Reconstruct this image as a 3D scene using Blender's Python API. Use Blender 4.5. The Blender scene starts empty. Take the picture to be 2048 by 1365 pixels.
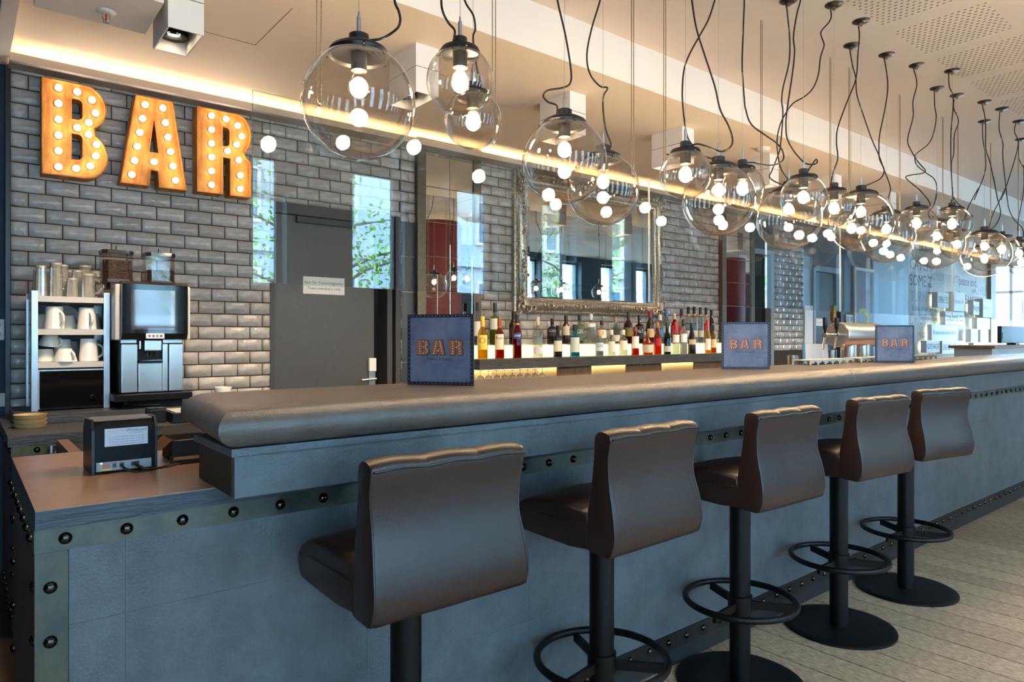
import bpy, bmesh, math, random
from mathutils import Vector, Matrix
random.seed(7)
PI = math.pi
sc = bpy.context.scene
COL = sc.collection

# ------------------------------------------------------------------ camera
cam_d = bpy.data.cameras.new('camera')
cam_d.sensor_width = 36.0; cam_d.lens = 24.0; cam_d.clip_start = 0.05; cam_d.clip_end = 200
cam_d.shift_y = -7.5 / 2048
cam = bpy.data.objects.new('camera', cam_d); COL.objects.link(cam)
YAW = math.atan(1686 / (24 / 36 * 2048))            # angle between view axis and the bar's direction
cam.location = (0, 0, 1.25); cam.rotation_euler = (PI / 2, 0, YAW - PI / 2)
sc.camera = cam

# ------------------------------------------------------------------ daylight, exposure
DAY = 29.0
w = bpy.data.worlds.new('overcast_sky'); sc.world = w; w.use_nodes = True
bg = w.node_tree.nodes['Background']
bg.inputs['Color'].default_value = (0.50, 0.76, 1.0, 1); bg.inputs['Strength'].default_value = DAY
sc.view_settings.view_transform = 'Standard'; sc.view_settings.look = 'None'
sc.view_settings.exposure = 1.22; sc.view_settings.gamma = 1.0
sc.view_settings.use_curve_mapping = False
sc.cycles.transparent_max_bounces = 28
sc.cycles.max_bounces = 7; sc.cycles.diffuse_bounces = 3; sc.cycles.glossy_bounces = 4
sc.cycles.sample_clamp_indirect = 6.0; sc.cycles.caustics_reflective = False; sc.cycles.caustics_refractive = False
WARM = (1.0, 0.62, 0.30)
BULB, MARQUEE, COVE, SPOT, NICHE = 190.0, 12.0, 22.0, 30.0, 0.95
WIN_Y = -1.8
WINDOWS = [(-1.875 + 1.186 * i, -1.875 + 1.186 * i + 0.56) for i in range(16)]
WZ0, WZ1 = 0.35, 2.88
def portal(loc, rot, sx, sy):
    l = bpy.data.lights.new('window_portal', 'AREA'); l.shape = 'RECTANGLE'; l.size = sx; l.size_y = sy
    l.cycles.is_portal = True
    o = bpy.data.objects.new('window_portal', l); COL.objects.link(o); o.location = loc; o.rotation_euler = rot
for a, b in WINDOWS:
    portal(((a + b) / 2, WIN_Y - 0.12, (WZ0 + WZ1) / 2), (PI / 2, 0, 0), b - a, WZ1 - WZ0)
portal((17.62, 4.1, 1.6), (PI / 2, 0, PI / 2), 4.2, 2.5)

# ------------------------------------------------------------------ materials
def lin(r, g, b):
    f = lambda v: (v / 255 / 12.92) if v / 255 <= 0.04045 else ((v / 255 + 0.055) / 1.055) ** 2.4
    return (f(r), f(g), f(b), 1)
MATS = {}
def mat(name, col=(128, 128, 128), rough=0.5, metal=0.0, emit=0.0, ecol=None, noise=None, bump=None, vary=0.0, spec=0.5, coat=0.0, stretch=None, col2=None):
    """noise=(scale, amount) brightness mottling towards col2, bump=(scale, strength)"""
    if name in MATS: return MATS[name]
    m = bpy.data.materials.new(name); m.use_nodes = True; nt = m.node_tree
    b = nt.nodes['Principled BSDF']; L = nt.links.new
    c = lin(*col)
    b.inputs['Base Color'].default_value = c; b.inputs['Roughness'].default_value = rough
    b.inputs['Metallic'].default_value = metal; b.inputs['Specular IOR Level'].default_value = spec
    b.inputs['Coat Weight'].default_value = coat
    if emit:
        b.inputs['Emission Color'].default_value = (*(ecol or c[:3]), 1); b.inputs['Emission Strength'].default_value = emit
    src = None
    if noise or bump:
        tc = nt.nodes.new('ShaderNodeTexCoord'); mp = nt.nodes.new('ShaderNodeMapping')
        L(tc.outputs['Object'], mp.inputs['Vector'])
        if stretch: mp.inputs['Scale'].default_value = stretch
    if noise:
        n = nt.nodes.new('ShaderNodeTexNoise'); n.inputs['Scale'].default_value = noise[0]; n.inputs['Detail'].default_value = 6
        n.inputs['Roughness'].default_value = 0.65
        L(mp.outputs[0], n.inputs['Vector'])
        r = nt.nodes.new('ShaderNodeMapRange'); r.inputs['From Min'].default_value = 0.35; r.inputs['From Max'].default_value = 0.68
        L(n.outputs['Fac'], r.inputs['Value'])
        mx = nt.nodes.new('ShaderNodeMix'); mx.data_type = 'RGBA'
        mx.inputs[6].default_value = c
        mx.inputs[7].default_value = lin(*col2) if col2 else tuple(v * (1 - noise[1]) for v in c[:3]) + (1,)
        L(r.outputs[0], mx.inputs[0]); src = mx.outputs[2]
    if vary:
        oi = nt.nodes.new('ShaderNodeObjectInfo'); gi = nt.nodes.new('ShaderNodeNewGeometry')
        ad = nt.nodes.new('ShaderNodeMath'); ad.operation = 'ADD'; L(oi.outputs['Random'], ad.inputs[0]); L(gi.outputs['Random Per Island'], ad.inputs[1])
        fr = nt.nodes.new('ShaderNodeMath'); fr.operation = 'FRACT'; L(ad.outputs[0], fr.inputs[0])
        r2 = nt.nodes.new('ShaderNodeMapRange'); r2.inputs['To Min'].default_value = 1 - vary; r2.inputs['To Max'].default_value = 1 + vary
        L(fr.outputs[0], r2.inputs['Value'])
        hv = nt.nodes.new('ShaderNodeHueSaturation'); L(r2.outputs[0], hv.inputs['Value'])
        if src: L(src, hv.inputs['Color'])
        else: hv.inputs['Color'].default_value = c
        src = hv.outputs[0]
    if src: L(src, b.inputs['Base Color'])
    if bump:
        n2 = nt.nodes.new('ShaderNodeTexNoise'); n2.inputs['Scale'].default_value = bump[0]; n2.inputs['Detail'].default_value = bump[2] if len(bump) > 2 else 3
        L(mp.outputs[0], n2.inputs['Vector'])
        bp = nt.nodes.new('ShaderNodeBump'); bp.inputs['Strength'].default_value = bump[1]; bp.inputs['Distance'].default_value = 0.01
        L(n2.outputs['Fac'], bp.inputs['Height']); L(bp.outputs[0], b.inputs['Normal'])
    MATS[name] = m
    return m
def glass(name, tint=(250, 248, 244), base=0.04, power=4.0, rough=0.0, body=None, bfac=0.0, diffuse=False):
    """thin clear glass: see-through with Fresnel-like mirror reflection"""
    if name in MATS: return MATS[name]
    m = bpy.data.materials.new(name); m.use_nodes = True; nt = m.node_tree; nt.nodes.clear(); L = nt.links.new
    out = nt.nodes.new('ShaderNodeOutputMaterial'); tr = nt.nodes.new('ShaderNodeBsdfTransparent'); gl = nt.nodes.new('ShaderNodeBsdfGlossy')
    tr.inputs['Color'].default_value = lin(*tint); gl.inputs['Roughness'].default_value = rough
    lw = nt.nodes.new('ShaderNodeLayerWeight'); lw.inputs['Blend'].default_value = 0.5
    pw = nt.nodes.new('ShaderNodeMath'); pw.operation = 'POWER'; pw.inputs[1].default_value = power; L(lw.outputs['Facing'], pw.inputs[0])
    mr = nt.nodes.new('ShaderNodeMapRange'); mr.inputs['To Min'].default_value = base; mr.inputs['To Max'].default_value = 0.95
    L(pw.outputs[0], mr.inputs['Value'])
    mx = nt.nodes.new('ShaderNodeMixShader'); L(mr.outputs[0], mx.inputs[0]); L(gl.outputs[0], mx.inputs[2])
    if bfac:
        df = nt.nodes.new('ShaderNodeBsdfDiffuse' if diffuse else 'ShaderNodeBsdfTranslucent'); df.inputs['Color'].default_value = lin(*(body or tint))
        m2 = nt.nodes.new('ShaderNodeMixShader'); m2.inputs[0].default_value = bfac
        L(tr.outputs[0], m2.inputs[1]); L(df.outputs[0], m2.inputs[2]); L(m2.outputs[0], mx.inputs[1])
    else: L(tr.outputs[0], mx.inputs[1])
    L(mx.outputs[0], out.inputs['Surface'])
    MATS[name] = m
    return m
def emis(name, col, strength):
    if name in MATS: return MATS[name]
    m = bpy.data.materials.new(name); m.use_nodes = True; nt = m.node_tree; nt.nodes.clear()
    out = nt.nodes.new('ShaderNodeOutputMaterial'); e = nt.nodes.new('ShaderNodeEmission')
    e.inputs['Color'].default_value = (*col, 1); e.inputs['Strength'].default_value = strength
    nt.links.new(e.outputs[0], out.inputs['Surface']); MATS[name] = m
    return m

# ------------------------------------------------------------------ mesh helpers
class MB:
    def __init__(s): s.v = []; s.f = []; s.mi = []; s.m = 0
    def _add(s, vs, fs):
        o = len(s.v); s.v += [tuple(p) for p in vs]; s.f += [tuple(i + o for i in q) for q in fs]; s.mi += [s.m] * len(fs); return s
    def box(s, x0, x1, y0, y1, z0, z1):
        vs = [(x0, y0, z0), (x1, y0, z0), (x1, y1, z0), (x0, y1, z0), (x0, y0, z1), (x1, y0, z1), (x1, y1, z1), (x0, y1, z1)]
        return s._add(vs, [(3, 2, 1, 0), (4, 5, 6, 7), (0, 1, 5, 4), (1, 2, 6, 5), (2, 3, 7, 6), (3, 0, 4, 7)])
    def cbox(s, x0, x1, y0, y1, z0, z1, c):      # chamfered box
        b = bmesh.new(); bmesh.ops.create_cube(b, size=1)
        for v in b.verts: v.co = Vector(((x0 + x1) / 2 + v.co.x * (x1 - x0), (y0 + y1) / 2 + v.co.y * (y1 - y0), (z0 + z1) / 2 + v.co.z * (z1 - z0)))
        bmesh.ops.bevel(b, geom=b.edges[:], offset=c, segments=2, affect='EDGES', profile=0.6)
        b.verts.index_update(); s._add([v.co[:] for v in b.verts], [[v.index for v in f.verts] for f in b.faces]); b.free(); return s
    def cyl(s, p0, p1, r0, r1=None, n=16, cap=True):
        r1 = r0 if r1 is None else r1; p0 = Vector(p0); p1 = Vector(p1); d = (p1 - p0).normalized()
        a = d.orthogonal().normalized(); b = d.cross(a); vs = []
        for p, r in ((p0, r0), (p1, r1)):
            for i in range(n):
                t = 2 * PI * i / n; vs.append(p + (a * math.cos(t) + b * math.sin(t)) * r)
        fs = [(i, (i + 1) % n, n + (i + 1) % n, n + i) for i in range(n)]
        if cap: fs += [tuple(range(n - 1, -1, -1)), tuple(range(n, 2 * n))]
        return s._add(vs, fs)
    def lathe(s, prof, c=(0, 0, 0), n=24, a0=0.0, a1=2 * PI, axis='z'):
        full = abs(a1 - a0 - 2 * PI) < 1e-6; m = n if full else n + 1; vs = []
        for r, z in prof:
            for i in range(m):
                t = a0 + (a1 - a0) * i / n; x, y = r * math.cos(t), r * math.sin(t)
                p = (x, y, z) if axis == 'z' else ((z, x, y) if axis == 'x' else (x, z, y))
                vs.append((c[0] + p[0], c[1] + p[1], c[2] + p[2]))
        fs = []
        for k in range(len(prof) - 1):
            for i in range(n):
                j = (i + 1) % m; fs.append((k * m + i, k * m + j, (k + 1) * m + j, (k + 1) * m + i))
        return s._add(vs, fs)
    def tube(s, pts, r, n=8, rs=None, close=False):
        pts = [Vector(p) for p in pts]; N = len(pts); vs = []
        up = Vector((0.31, 0.73, 0.6)).normalized()
        for i, p in enumerate(pts):
            if close: d = pts[(i + 1) % N] - pts[i - 1]
            else: d = pts[min(i + 1, N - 1)] - pts[max(i - 1, 0)]
            d.normalize(); a = d.cross(up)
            if a.length < 0.05: a = d.orthogonal()
            a.normalize(); b = d.cross(a); rr = rs[i] if rs else r
            for k in range(n):
                t = 2 * PI * k / n; vs.append(p + (a * math.cos(t) + b * math.sin(t)) * rr)
        fs = []
        for i in range(N if close else N - 1):
            j = (i + 1) % N
            for k in range(n):
                l = (k + 1) % n; fs.append((i * n + k, i * n + l, j * n + l, j * n + k))
        if not close: fs += [tuple(range(n - 1, -1, -1)), tuple((N - 1) * n + k for k in range(n))]
        return s._add(vs, fs)
    def sphere(s, c, r, n=12, m=8, sc3=(1, 1, 1)):
        vs = [(c[0], c[1], c[2] + r * sc3[2])]
        for i in range(1, m):
            a = PI * i / m
            for k in range(n):
                t = 2 * PI * k / n; vs.append((c[0] + r * sc3[0] * math.sin(a) * math.cos(t), c[1] + r * sc3[1] * math.sin(a) * math.sin(t), c[2] + r * sc3[2] * math.cos(a)))
        vs.append((c[0], c[1], c[2] - r * sc3[2])); fs = []
        for k in range(n): fs.append((0, 1 + k, 1 + (k + 1) % n))
        for i in range(m - 2):
            for k in range(n):
                a = 1 + i * n + k; b = 1 + i * n + (k + 1) % n; fs.append((a, a + n, b + n, b))
        o = 1 + (m - 2) * n
        for k in range(n): fs.append((o + k, len(vs) - 1, o + (k + 1) % n))
        return s._add(vs, fs)
    def prism(s, poly, h0, h1, axis='y'):        # poly in the plane normal to axis, extruded h0..h1
        n = len(poly)
        def P(u, v, h): return {'y': (u, h, v), 'z': (u, v, h), 'x': (h, u, v)}[axis]
        vs = [P(u, v, h0) for u, v in poly] + [P(u, v, h1) for u, v in poly]
        return s._add(vs, [tuple(range(n)), tuple(range(2 * n - 1, n - 1, -1))] + [(i, n + i, n + (i + 1) % n, (i + 1) % n) for i in range(n)])
    def quad(s, a, b, c, d): return s._add([a, b, c, d], [(0, 1, 2, 3)])
    def xf(s, M):
        s.v = [tuple(M @ Vector(p)) for p in s.v]; return s
    def mesh(s, name, mats, off=(0, 0, 0), smooth=False):
        me = bpy.data.meshes.new(name)
        me.from_pydata([(p[0] - off[0], p[1] - off[1], p[2] - off[2]) for p in s.v], [], s.f)
        for m in (mats if isinstance(mats, (list, tuple)) else [mats]): me.materials.append(m)
        if isinstance(mats, (list, tuple)):
            for p, i in zip(me.polygons, s.mi): p.material_index = i
        b = bmesh.new(); b.from_mesh(me); bmesh.ops.recalc_face_normals(b, faces=b.faces[:]); b.to_mesh(me); b.free()
        if smooth:
            for p in me.polygons: p.use_smooth = True
            me.set_sharp_from_angle(angle=math.radians(smooth if smooth is not True else 40))
        return me
def base_of(o):
    p = Vector((0, 0, 0))
    while o is not None: p += o.location; o = o.parent
    return p
def obj(name, mb, m, parent=None, smooth=False, label=None, local=False):
    """world-coordinate mesh (local=True: already in the parent's space)"""
    off = (0, 0, 0) if local or parent is None else base_of(parent)
    me = mb if isinstance(mb, bpy.types.Mesh) else mb.mesh(name, m, off, smooth)
    o = bpy.data.objects.new(name, me); COL.objects.link(o); o.parent = parent
    if label: o['label'] = label
    return o
def thing(name, label, cat, loc=(0, 0, 0), group=None):
    o = bpy.data.objects.new(name, None); COL.objects.link(o); o.location = loc; o.empty_display_size = 0.05
    o['label'] = label; o['category'] = cat
    if group: o['group'] = group
    return o
def tag(o, label, cat, group=None):
    o['label'] = label; o['category'] = cat
    if group: o['group'] = group
    return o
def struct(name, mb, m, label, cat, smooth=False):
    o = obj(name, mb, m, smooth=smooth); o['kind'] = 'structure'; o['label'] = label; o['category'] = cat; return o
def inst(name, me, loc, parent=None, rot=(0, 0, 0), scale=None):
    o = bpy.data.objects.new(name, me); COL.objects.link(o); o.parent = parent; o.location = loc; o.rotation_euler = rot
    if scale: o.scale = scale
    return o
def copy_tree(o, parent=None):
    c = o.copy(); COL.objects.link(c); c.parent = parent
    for ch in [x for x in o.children]: copy_tree(ch, c)
    return c
def text_mesh(body, size, depth=0.0, align='CENTER', xs=1.0, shear=0.0, bold=0.0, m=None):
    """lettering in the XZ plane, facing -Y, from the built-in font"""
    cu = bpy.data.curves.new('lettering', 'FONT'); cu.body = body; cu.size = size; cu.extrude = depth; cu.align_x = align; cu.align_y = 'CENTER'
    cu.shear = shear; cu.offset = bold; cu.resolution_u = 2
    t = bpy.data.objects.new('lettering', cu)
    me = bpy.data.meshes.new_from_object(t)
    bpy.data.objects.remove(t); bpy.data.curves.remove(cu)
    me.transform(Matrix(((xs, 0, 0, 0), (0, 0, -1, 0), (0, 1, 0, 0), (0, 0, 0, 1))))
    me.materials.clear(); me.materials.append(m)
    return me
def arc(cx, cy, rx, ry, a0, a1, n):
    return [(cx + rx * math.cos(math.radians(a0 + (a1 - a0) * i / n)), cy + ry * math.sin(math.radians(a0 + (a1 - a0) * i / n))) for i in range(n + 1)]
def smooth_pts(pts, k=5):
    P = [Vector(p) for p in pts]; out = []
    for i in range(len(P) - 1):
        a, b, c, d = P[max(i - 1, 0)], P[i], P[i + 1], P[min(i + 2, len(P) - 1)]
        for j in range(k):
            t = j / k
            out.append(0.5 * (2 * b + (c - a) * t + (2 * a - 5 * b + 4 * c - d) * t * t + (3 * b - a - 3 * c + d) * t ** 3))
    out.append(P[-1]); return out
ORD = ['first', 'second', 'third', 'fourth', 'fifth', 'sixth', 'seventh', 'eighth', 'ninth', 'tenth', 'eleventh', 'twelfth', 'thirteenth', 'fourteenth', 'fifteenth', 'sixteenth', 'seventeenth', 'eighteenth', 'nineteenth', 'twentieth', 'twenty-first', 'twenty-second', 'twenty-third', 'twenty-fourth']

# ================================================================== materials in use
M_brick = mat('glazed_brick', (178, 174, 170), 0.22, noise=(14, 0.40), bump=(22, 0.55, 4), vary=0.16, stretch=(0.6, 1, 1.4))
M_mortar = mat('dark_mortar', (46, 38, 34), 0.9)
M_ceil = mat('matt_white_ceiling', (214, 202, 190), 0.9, noise=(1.5, 0.04))
M_ceilb = mat('warm_white_soffit', (236, 220, 200), 0.85)
M_white = mat('white_paint', (225, 222, 218), 0.6)
M_navy = mat('navy_paint', (38, 52, 68), 0.7)
M_dark = mat('dark_grey_paint', (58, 58, 59), 0.55)
M_black = mat('black_plastic', (16, 16, 17), 0.35)
M_blackm = mat('black_powder_coat', (5, 5, 6), 0.42, spec=0.25)
M_steel = mat('brushed_steel', (190, 188, 184), 0.28, metal=1.0, bump=(120, 0.05), stretch=(1, 1, 0.05))
M_chrome = mat('chrome', (215, 215, 215), 0.08, metal=1.0)
M_slate = mat('slate_blue_laminate', (96, 103, 107), 0.42, noise=(7, 0.3), bump=(160, 0.25), col2=(74, 80, 84))
M_bartop = mat('hammered_dark_bartop', (104, 92, 84), 0.33, noise=(12, 0.3), bump=(260, 0.22, 4))
M_slab = mat('weathered_dark_slab', (66, 64, 64), 0.5, noise=(20, 0.45), bump=(50, 0.3), stretch=(0.5, 1, 2.5), col2=(40, 38, 38))
M_slabtop = mat('brown_satin_worktop', (178, 132, 100), 0.33, noise=(30, 0.15))  # base colour lifted to stand in for warm grazing reflections
M_brass = mat('tarnished_metal_strip', (100, 100, 86), 0.38, metal=0.75, noise=(13, 0.4), col2=(74, 84, 84))
M_rivet = mat('blackened_rivet', (70, 68, 66), 0.1, metal=1.0)
M_wood = mat('dark_walnut', (64, 53, 46), 0.5, noise=(6, 0.4), stretch=(12, 12, 0.6))
M_oak = mat('light_oak', (176, 120, 70), 0.45, noise=(5, 0.25), stretch=(1, 8, 8))
M_bronze = mat('aged_bronze_frame', (104, 96, 82), 0.42, metal=0.65, noise=(40, 0.35))
M_mirror = mat('mirror_silver', (225, 225, 222), 0.015, metal=1.0)
M_frame = mat('silver_leaf_gilt', (206, 198, 184), 0.32, metal=0.7, noise=(60, 0.5), col2=(136, 122, 104))
M_leather = mat('dark_brown_leather', (47, 29, 23), 0.38, noise=(7, 0.3), bump=(160, 0.10, 5))
M_porc = mat('white_porcelain', (236, 234, 228), 0.12)
M_pane = glass('clear_glass_pane', (246, 250, 250), 0.06, 4.0)
M_edge = mat('polished_glass_edge', (214, 220, 214), 0.2, emit=0.0)
M_globe = glass('clear_globe_glass', (248, 244, 238), 0.06, 2.2)
M_gware = glass('drinking_glass', (253, 251, 247), 0.10, 1.5, body=(255, 250, 238), bfac=0.16, diffuse=True)  # cream diffuse body stands in for light refracted through the glass
M_bulbglass = glass('bulb_glass', (255, 250, 240), 0.05, 3.0)
M_fil = emis('lit_bulb_glow', (1.0, 0.78, 0.52), BULB)
M_marq = emis('lit_marquee_bulb', (1.0, 0.88, 0.72), MARQUEE)
M_led = emis('warm_led_strip', WARM, COVE)
M_ledshelf = emis('lit_opal_panel', (1.0, 0.84, 0.42), NICHE)
M_red = mat('dark_red_plaster', (98, 22, 34), 0.6)
M_plank = mat('weathered_floor_plank', (204, 172, 138), 0.5, noise=(20, 0.4), bump=(60, 0.5, 6), vary=0.16, stretch=(6, 1.5, 1), col2=(128, 101, 78))
M_gap = mat('floor_gap', (22, 18, 15), 0.9)
M_gold = mat('rusty_gold_letter', (224, 160, 72), 0.5, metal=0.2, noise=(8, 0.4), bump=(40, 0.2), stretch=(2.5, 1, 0.8), col2=(176, 98, 36))

# ================================================================== the room shell
D = 4.46; XL = 0.208
# ---- floor: planks run across, from the window wall to the bar
mb = MB().box(-2.6, 17.9, WIN_Y - 0.3, 7.2, -0.12, -0.012)
floor = struct('floor', mb, M_gap, 'weathered beige plank floor running from the windows to the bar', 'floor')
PW = 0.1655
pm = MB().box(-PW / 2 + 0.0042, PW / 2 - 0.0042, WIN_Y, 1.72, -0.0115, 0.0)
pmesh = pm.mesh('plank', M_plank)
i = 0; x = -2.55
while x < 17.6:
    inst('plank', pmesh, (x, 0, random.uniform(-0.0008, 0.0002)), floor); x += PW
back_floor = obj('service_floor', MB().box(-2.6, 17.9, 1.72, 7.2, -0.0118, -0.001), mat('brown_service_floor', (52, 38, 29), 0.6, noise=(6, 0.3)), floor)

# ---- back wall with real bricks
SEG = [(XL, 1.575, 0, 2.75), (1.575, 2.542, 2.14, 2.75), (2.542, 6.56, 0, 2.75), (7.69, 8.407, 0, 2.75)]
mb = MB()
for a, b, z0, z1 in SEG: mb.box(a, b, D - 0.004, D + 0.16, z0, z1)
wall = struct('wall_back', mb, M_mortar, 'back wall of glazed grey bricks behind the bar', 'wall')
BW, BH, JT = 0.1548, 0.0782, 0.0045
def brick_mesh(wd, hg, seed):
    r = random.Random(seed); t = 0.012; e = 0.005
    hw, hh = wd / 2 - JT / 2, hg / 2 - JT / 2
    q = lambda: r.uniform(-0.0022, 0.0022)
    vs = [(-hw, 0.004, -hh), (hw, 0.004, -hh), (hw, 0.004, hh), (-hw, 0.004, hh),
          (-hw, -t * 0.5, -hh), (hw, -t * 0.5, -hh), (hw, -t * 0.5, hh), (-hw, -t * 0.5, hh),
          (-hw + e, -t + q(), -hh + e), (hw - e, -t + q(), -hh + e), (hw - e, -t + q(), hh - e), (-hw + e, -t + q(), hh - e)]
    fs = [(0, 1, 5, 4), (1, 2, 6, 5), (2, 3, 7, 6), (3, 0, 4, 7), (4, 5, 9, 8), (5, 6, 10, 9), (6, 7, 11, 10), (7, 4, 8, 11)]
    # gently waved face: 5 x 3 patch
    n, m = 4, 2; idx = {}
    for j in range(m + 1):
        for i in range(n + 1):
            if (i, j) in ((0, 0), (n, 0), (n, m), (0, m)): idx[i, j] = {(0, 0): 8, (n, 0): 9, (n, m): 10, (0, m): 11}[i, j]; continue
            u, v = i / n, j / m
            edge = i in (0, n) or j in (0, m)
            vs.append(((-hw + e) + (2 * hw - 2 * e) * u, -t + (q() * (0.6 if edge else 1.2)), (-hh + e) + (2 * hh - 2 * e) * v)); idx[i, j] = len(vs) - 1
    fs = fs[:4]
    top = [idx[i, 0] for i in range(n + 1)]; bot = [idx[i, m] for i in range(n + 1)]
    fs += [(4, 5) + tuple(reversed(top)), (6, 7) + tuple(bot)]
    fs += [(5, 6) + tuple(idx[n, j] for j in range(m, -1, -1)), (7, 4) + tuple(idx[0, j] for j in range(m + 1))]
    for j in range(m):
        for i in range(n): fs.append((idx[i, j], idx[i + 1, j], idx[i + 1, j + 1], idx[i, j + 1]))
    b = MB(); b._add(vs, fs); return b
full = [brick_mesh(BW, BH, s) for s in range(8)]
fmesh = [b.mesh('brick', M_brick, smooth=75) for b in full]
bricks = []
zr0 = 2.0209
for r in range(-15, 10):
    z0, z1 = zr0 + BH * (r - 1), zr0 + BH * r
    half = (r % 2 == 0)
    k = -2
    while True:
        xa = XL + (k + (0.5 if half else 0)) * BW; xb = xa + BW; k += 1
        if xa > 8.41: break
        for a, b, s0, s1 in SEG:
            ca, cb = max(xa, a), min(xb, b); cz0, cz1 = max(z0, s0), min(z1, 2.735)
            if cb - ca < 0.02 or cz1 - cz0 < 0.02: continue
            if ca > 3.70 and cb < 5.42 and cz0 > 1.52 and cz1 < 2.62: continue      # behind the mirror
            if 2.66 < ca and cb < 3.24: continue                                     # behind the pillar
            if ca > 3.2 and cz1 < 1.1: continue
            bricks.append((ca, cb, cz0, cz1))
bricks.sort(key=lambda q: math.hypot((q[0] + q[1]) / 2, D) - 0.6 * (q[1] - q[0]) / BW)
rest = MB()
for n, (a, b, z0, z1) in enumerate(bricks):
    c = ((a + b) / 2, D - 0.002, (z0 + z1) / 2); rot = (random.uniform(-0.022, 0.022), 0, random.uniform(-0.02, 0.02)); k = random.randrange(8)
    sx, sz = (b - a) / BW, (z1 - z0) / BH
    if n < 300: inst('brick', fmesh[k], c, wall, rot, (sx, 1, sz))
    else:
        Mx = Matrix.Translation(c) @ Matrix.Rotation(rot[0], 4, 'X') @ Matrix.Rotation(rot[2], 4, 'Z') @ Matrix.Diagonal((sx, 1, sz, 1))
        rest._add([tuple(Mx @ Vector(p)) for p in full[k].v], full[k].f)
o = obj('brick_field', rest, M_brick, wall, smooth=75); o['kind'] = 'stuff'

# ---- remaining pieces of the back wall, left to right
mb = MB().box(-2.6, XL - 0.02, D + 0.04, D + 0.16, 0, 3.1)
wn = struct('wall_back_passage', mb, M_navy, 'dark navy wall left of the brick wall', 'wall')
obj('corner_bead', MB().box(XL - 0.02, XL, D - 0.02, D + 0.1, 0, 2.75), M_black, wn)
obj('dado_rail', MB().box(-2.6, XL - 0.02, D + 0.02, D + 0.04, 0.885, 0.955), M_white, wn)
mb = MB().box(7.2, 7.69, D + 0.3, D + 0.34, 0, 2.75); mb.box(8.407, 10.425, D + 0.004, D + 0.16, 2.3, 2.75); mb.box(9.42, 10.425, D - 0.01, D + 0.14, 0, 2.3)
mb.box(7.2, 7.69, D, D + 0.16, 2.3, 2.75); mb.box(8.637, 9.42, D, D + 0.14, 2.19, 2.3)
wd = struct('wall_back_dark', mb, M_dark, 'dark grey wall with doors beyond the brick piers', 'wall')
obj('door_jamb', MB().box(8.407, 8.637, D - 0.01, D + 0.14, 0, 2.3), mat('blue_grey_jamb', (120, 132, 140), 0.5), wd)
obj('door_jamb', MB().box(8.637, 8.70, D - 0.03, D + 0.14, 0, 2.16), mat('blue_grey_jamb'), wd)
mb = MB().box(10.425, 11.671, D - 0.01, D + 0.16, 0, 2.75)
struct('wall_back_pale', mb, mat('pale_blue_wall', (150, 184, 204), 0.4), 'pale blue wall panel left of the mural wall', 'wall')
mb = MB().box(11.671, 15.41, D, D + 0.16, 0, 2.75)
M_mural = mat('pale_grey_mural', (198, 204, 206), 0.6)
mural = struct('wall_back_mural', mb, M_mural, 'pale grey wall covered with sleep themed lettering', 'wall')
struct('trim_1', MB().box(15.41, 15.70, D - 0.06, D + 0.16, 0, 2.75), mat('olive_post', (108, 110, 92), 0.5), 'narrow olive post at the end of the mural wall', 'post')

# ---- ceilings
mb = MB().box(-2.6, 17.9, WIN_Y - 0.3, 2.70, 3.0, 3.2); mb.box(15.7, 17.9, 2.70, 7.2, 3.0, 3.2); mb.box(-2.6, 0.14, 2.7, 4.7, 3.0, 3.2)
ceil = struct('ceiling', mb, M_ceil, 'matt white ceiling with perforated fields over the stools', 'ceiling')
mb = MB().box(0.20, 15.7, 2.70, D + 0.16, 2.75, 3.2)
ceilb = struct('ceiling_soffit', mb, M_ceilb, 'lowered warm white soffit over the back bar', 'ceiling')
struct('trim_5', MB().box(0.20, 15.7, 2.692, 2.70, 2.748, 3.0), mat('beam_white', (232, 226, 216), 0.7), 'white vertical face of the step between ceiling and soffit', 'trim')
struct('trim_2', MB().box(0.14, 0.20, 2.70, D, 2.68, 3.0), M_white, 'white fascia closing the left end of the soffit', 'trim')
cove = struct('trim_3', MB().box(0.20, 15.4, 4.30, 4.315, 2.662, 2.702).box(0.20, 15.4, 4.315, D + 0.01, 2.662, 2.672), mat('grey_cove_lip', (170, 160, 150), 0.6), 'grey cove lip hiding the light strip above the bricks', 'trim')
obj('led_strip', MB().box(0.22, 15.4, 4.36, 4.375, 2.674, 2.684), M_led, cove)
# soffit access-panel joints
ln = MB()
for a, b in (((0.62, 3.55), (1.18, 3.55)), ((1.18, 3.55), (1.18, 3.05)), ((0.62, 3.55), (0.62, 3.05))):
    ln.box(min(a[0], b[0]) - 0.0012, max(a[0], b[0]) + 0.0012, min(a[1], b[1]) - 0.0012, max(a[1], b[1]) + 0.0012, 2.7492, 2.7505)
obj('access_panel_joint', ln, M_mortar, ceilb)
# perforation: short slots in square fields, too small to pick apart
pf = MB()
for fx in range(-1, 9):
    for fy in range(4):
        x0 = 3.553 + fx * 0.612; y0 = 1.21 - fy * 0.612
        for i in range(14):
            for j in range(15):
                xx = x0 + i * 0.0345; yy = y0 + j * 0.0305 + (0.015 if i % 2 else 0)
                pf.quad((xx, yy, 2.9985), (xx + 0.008, yy, 2.9985), (xx + 0.008, yy + 0.014, 2.9985), (xx, yy + 0.014, 2.9985))
o = obj('perforation', pf, mat('slot_shadow', (96, 78, 62), 0.9), ceil); o['kind'] = 'stuff'

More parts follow.
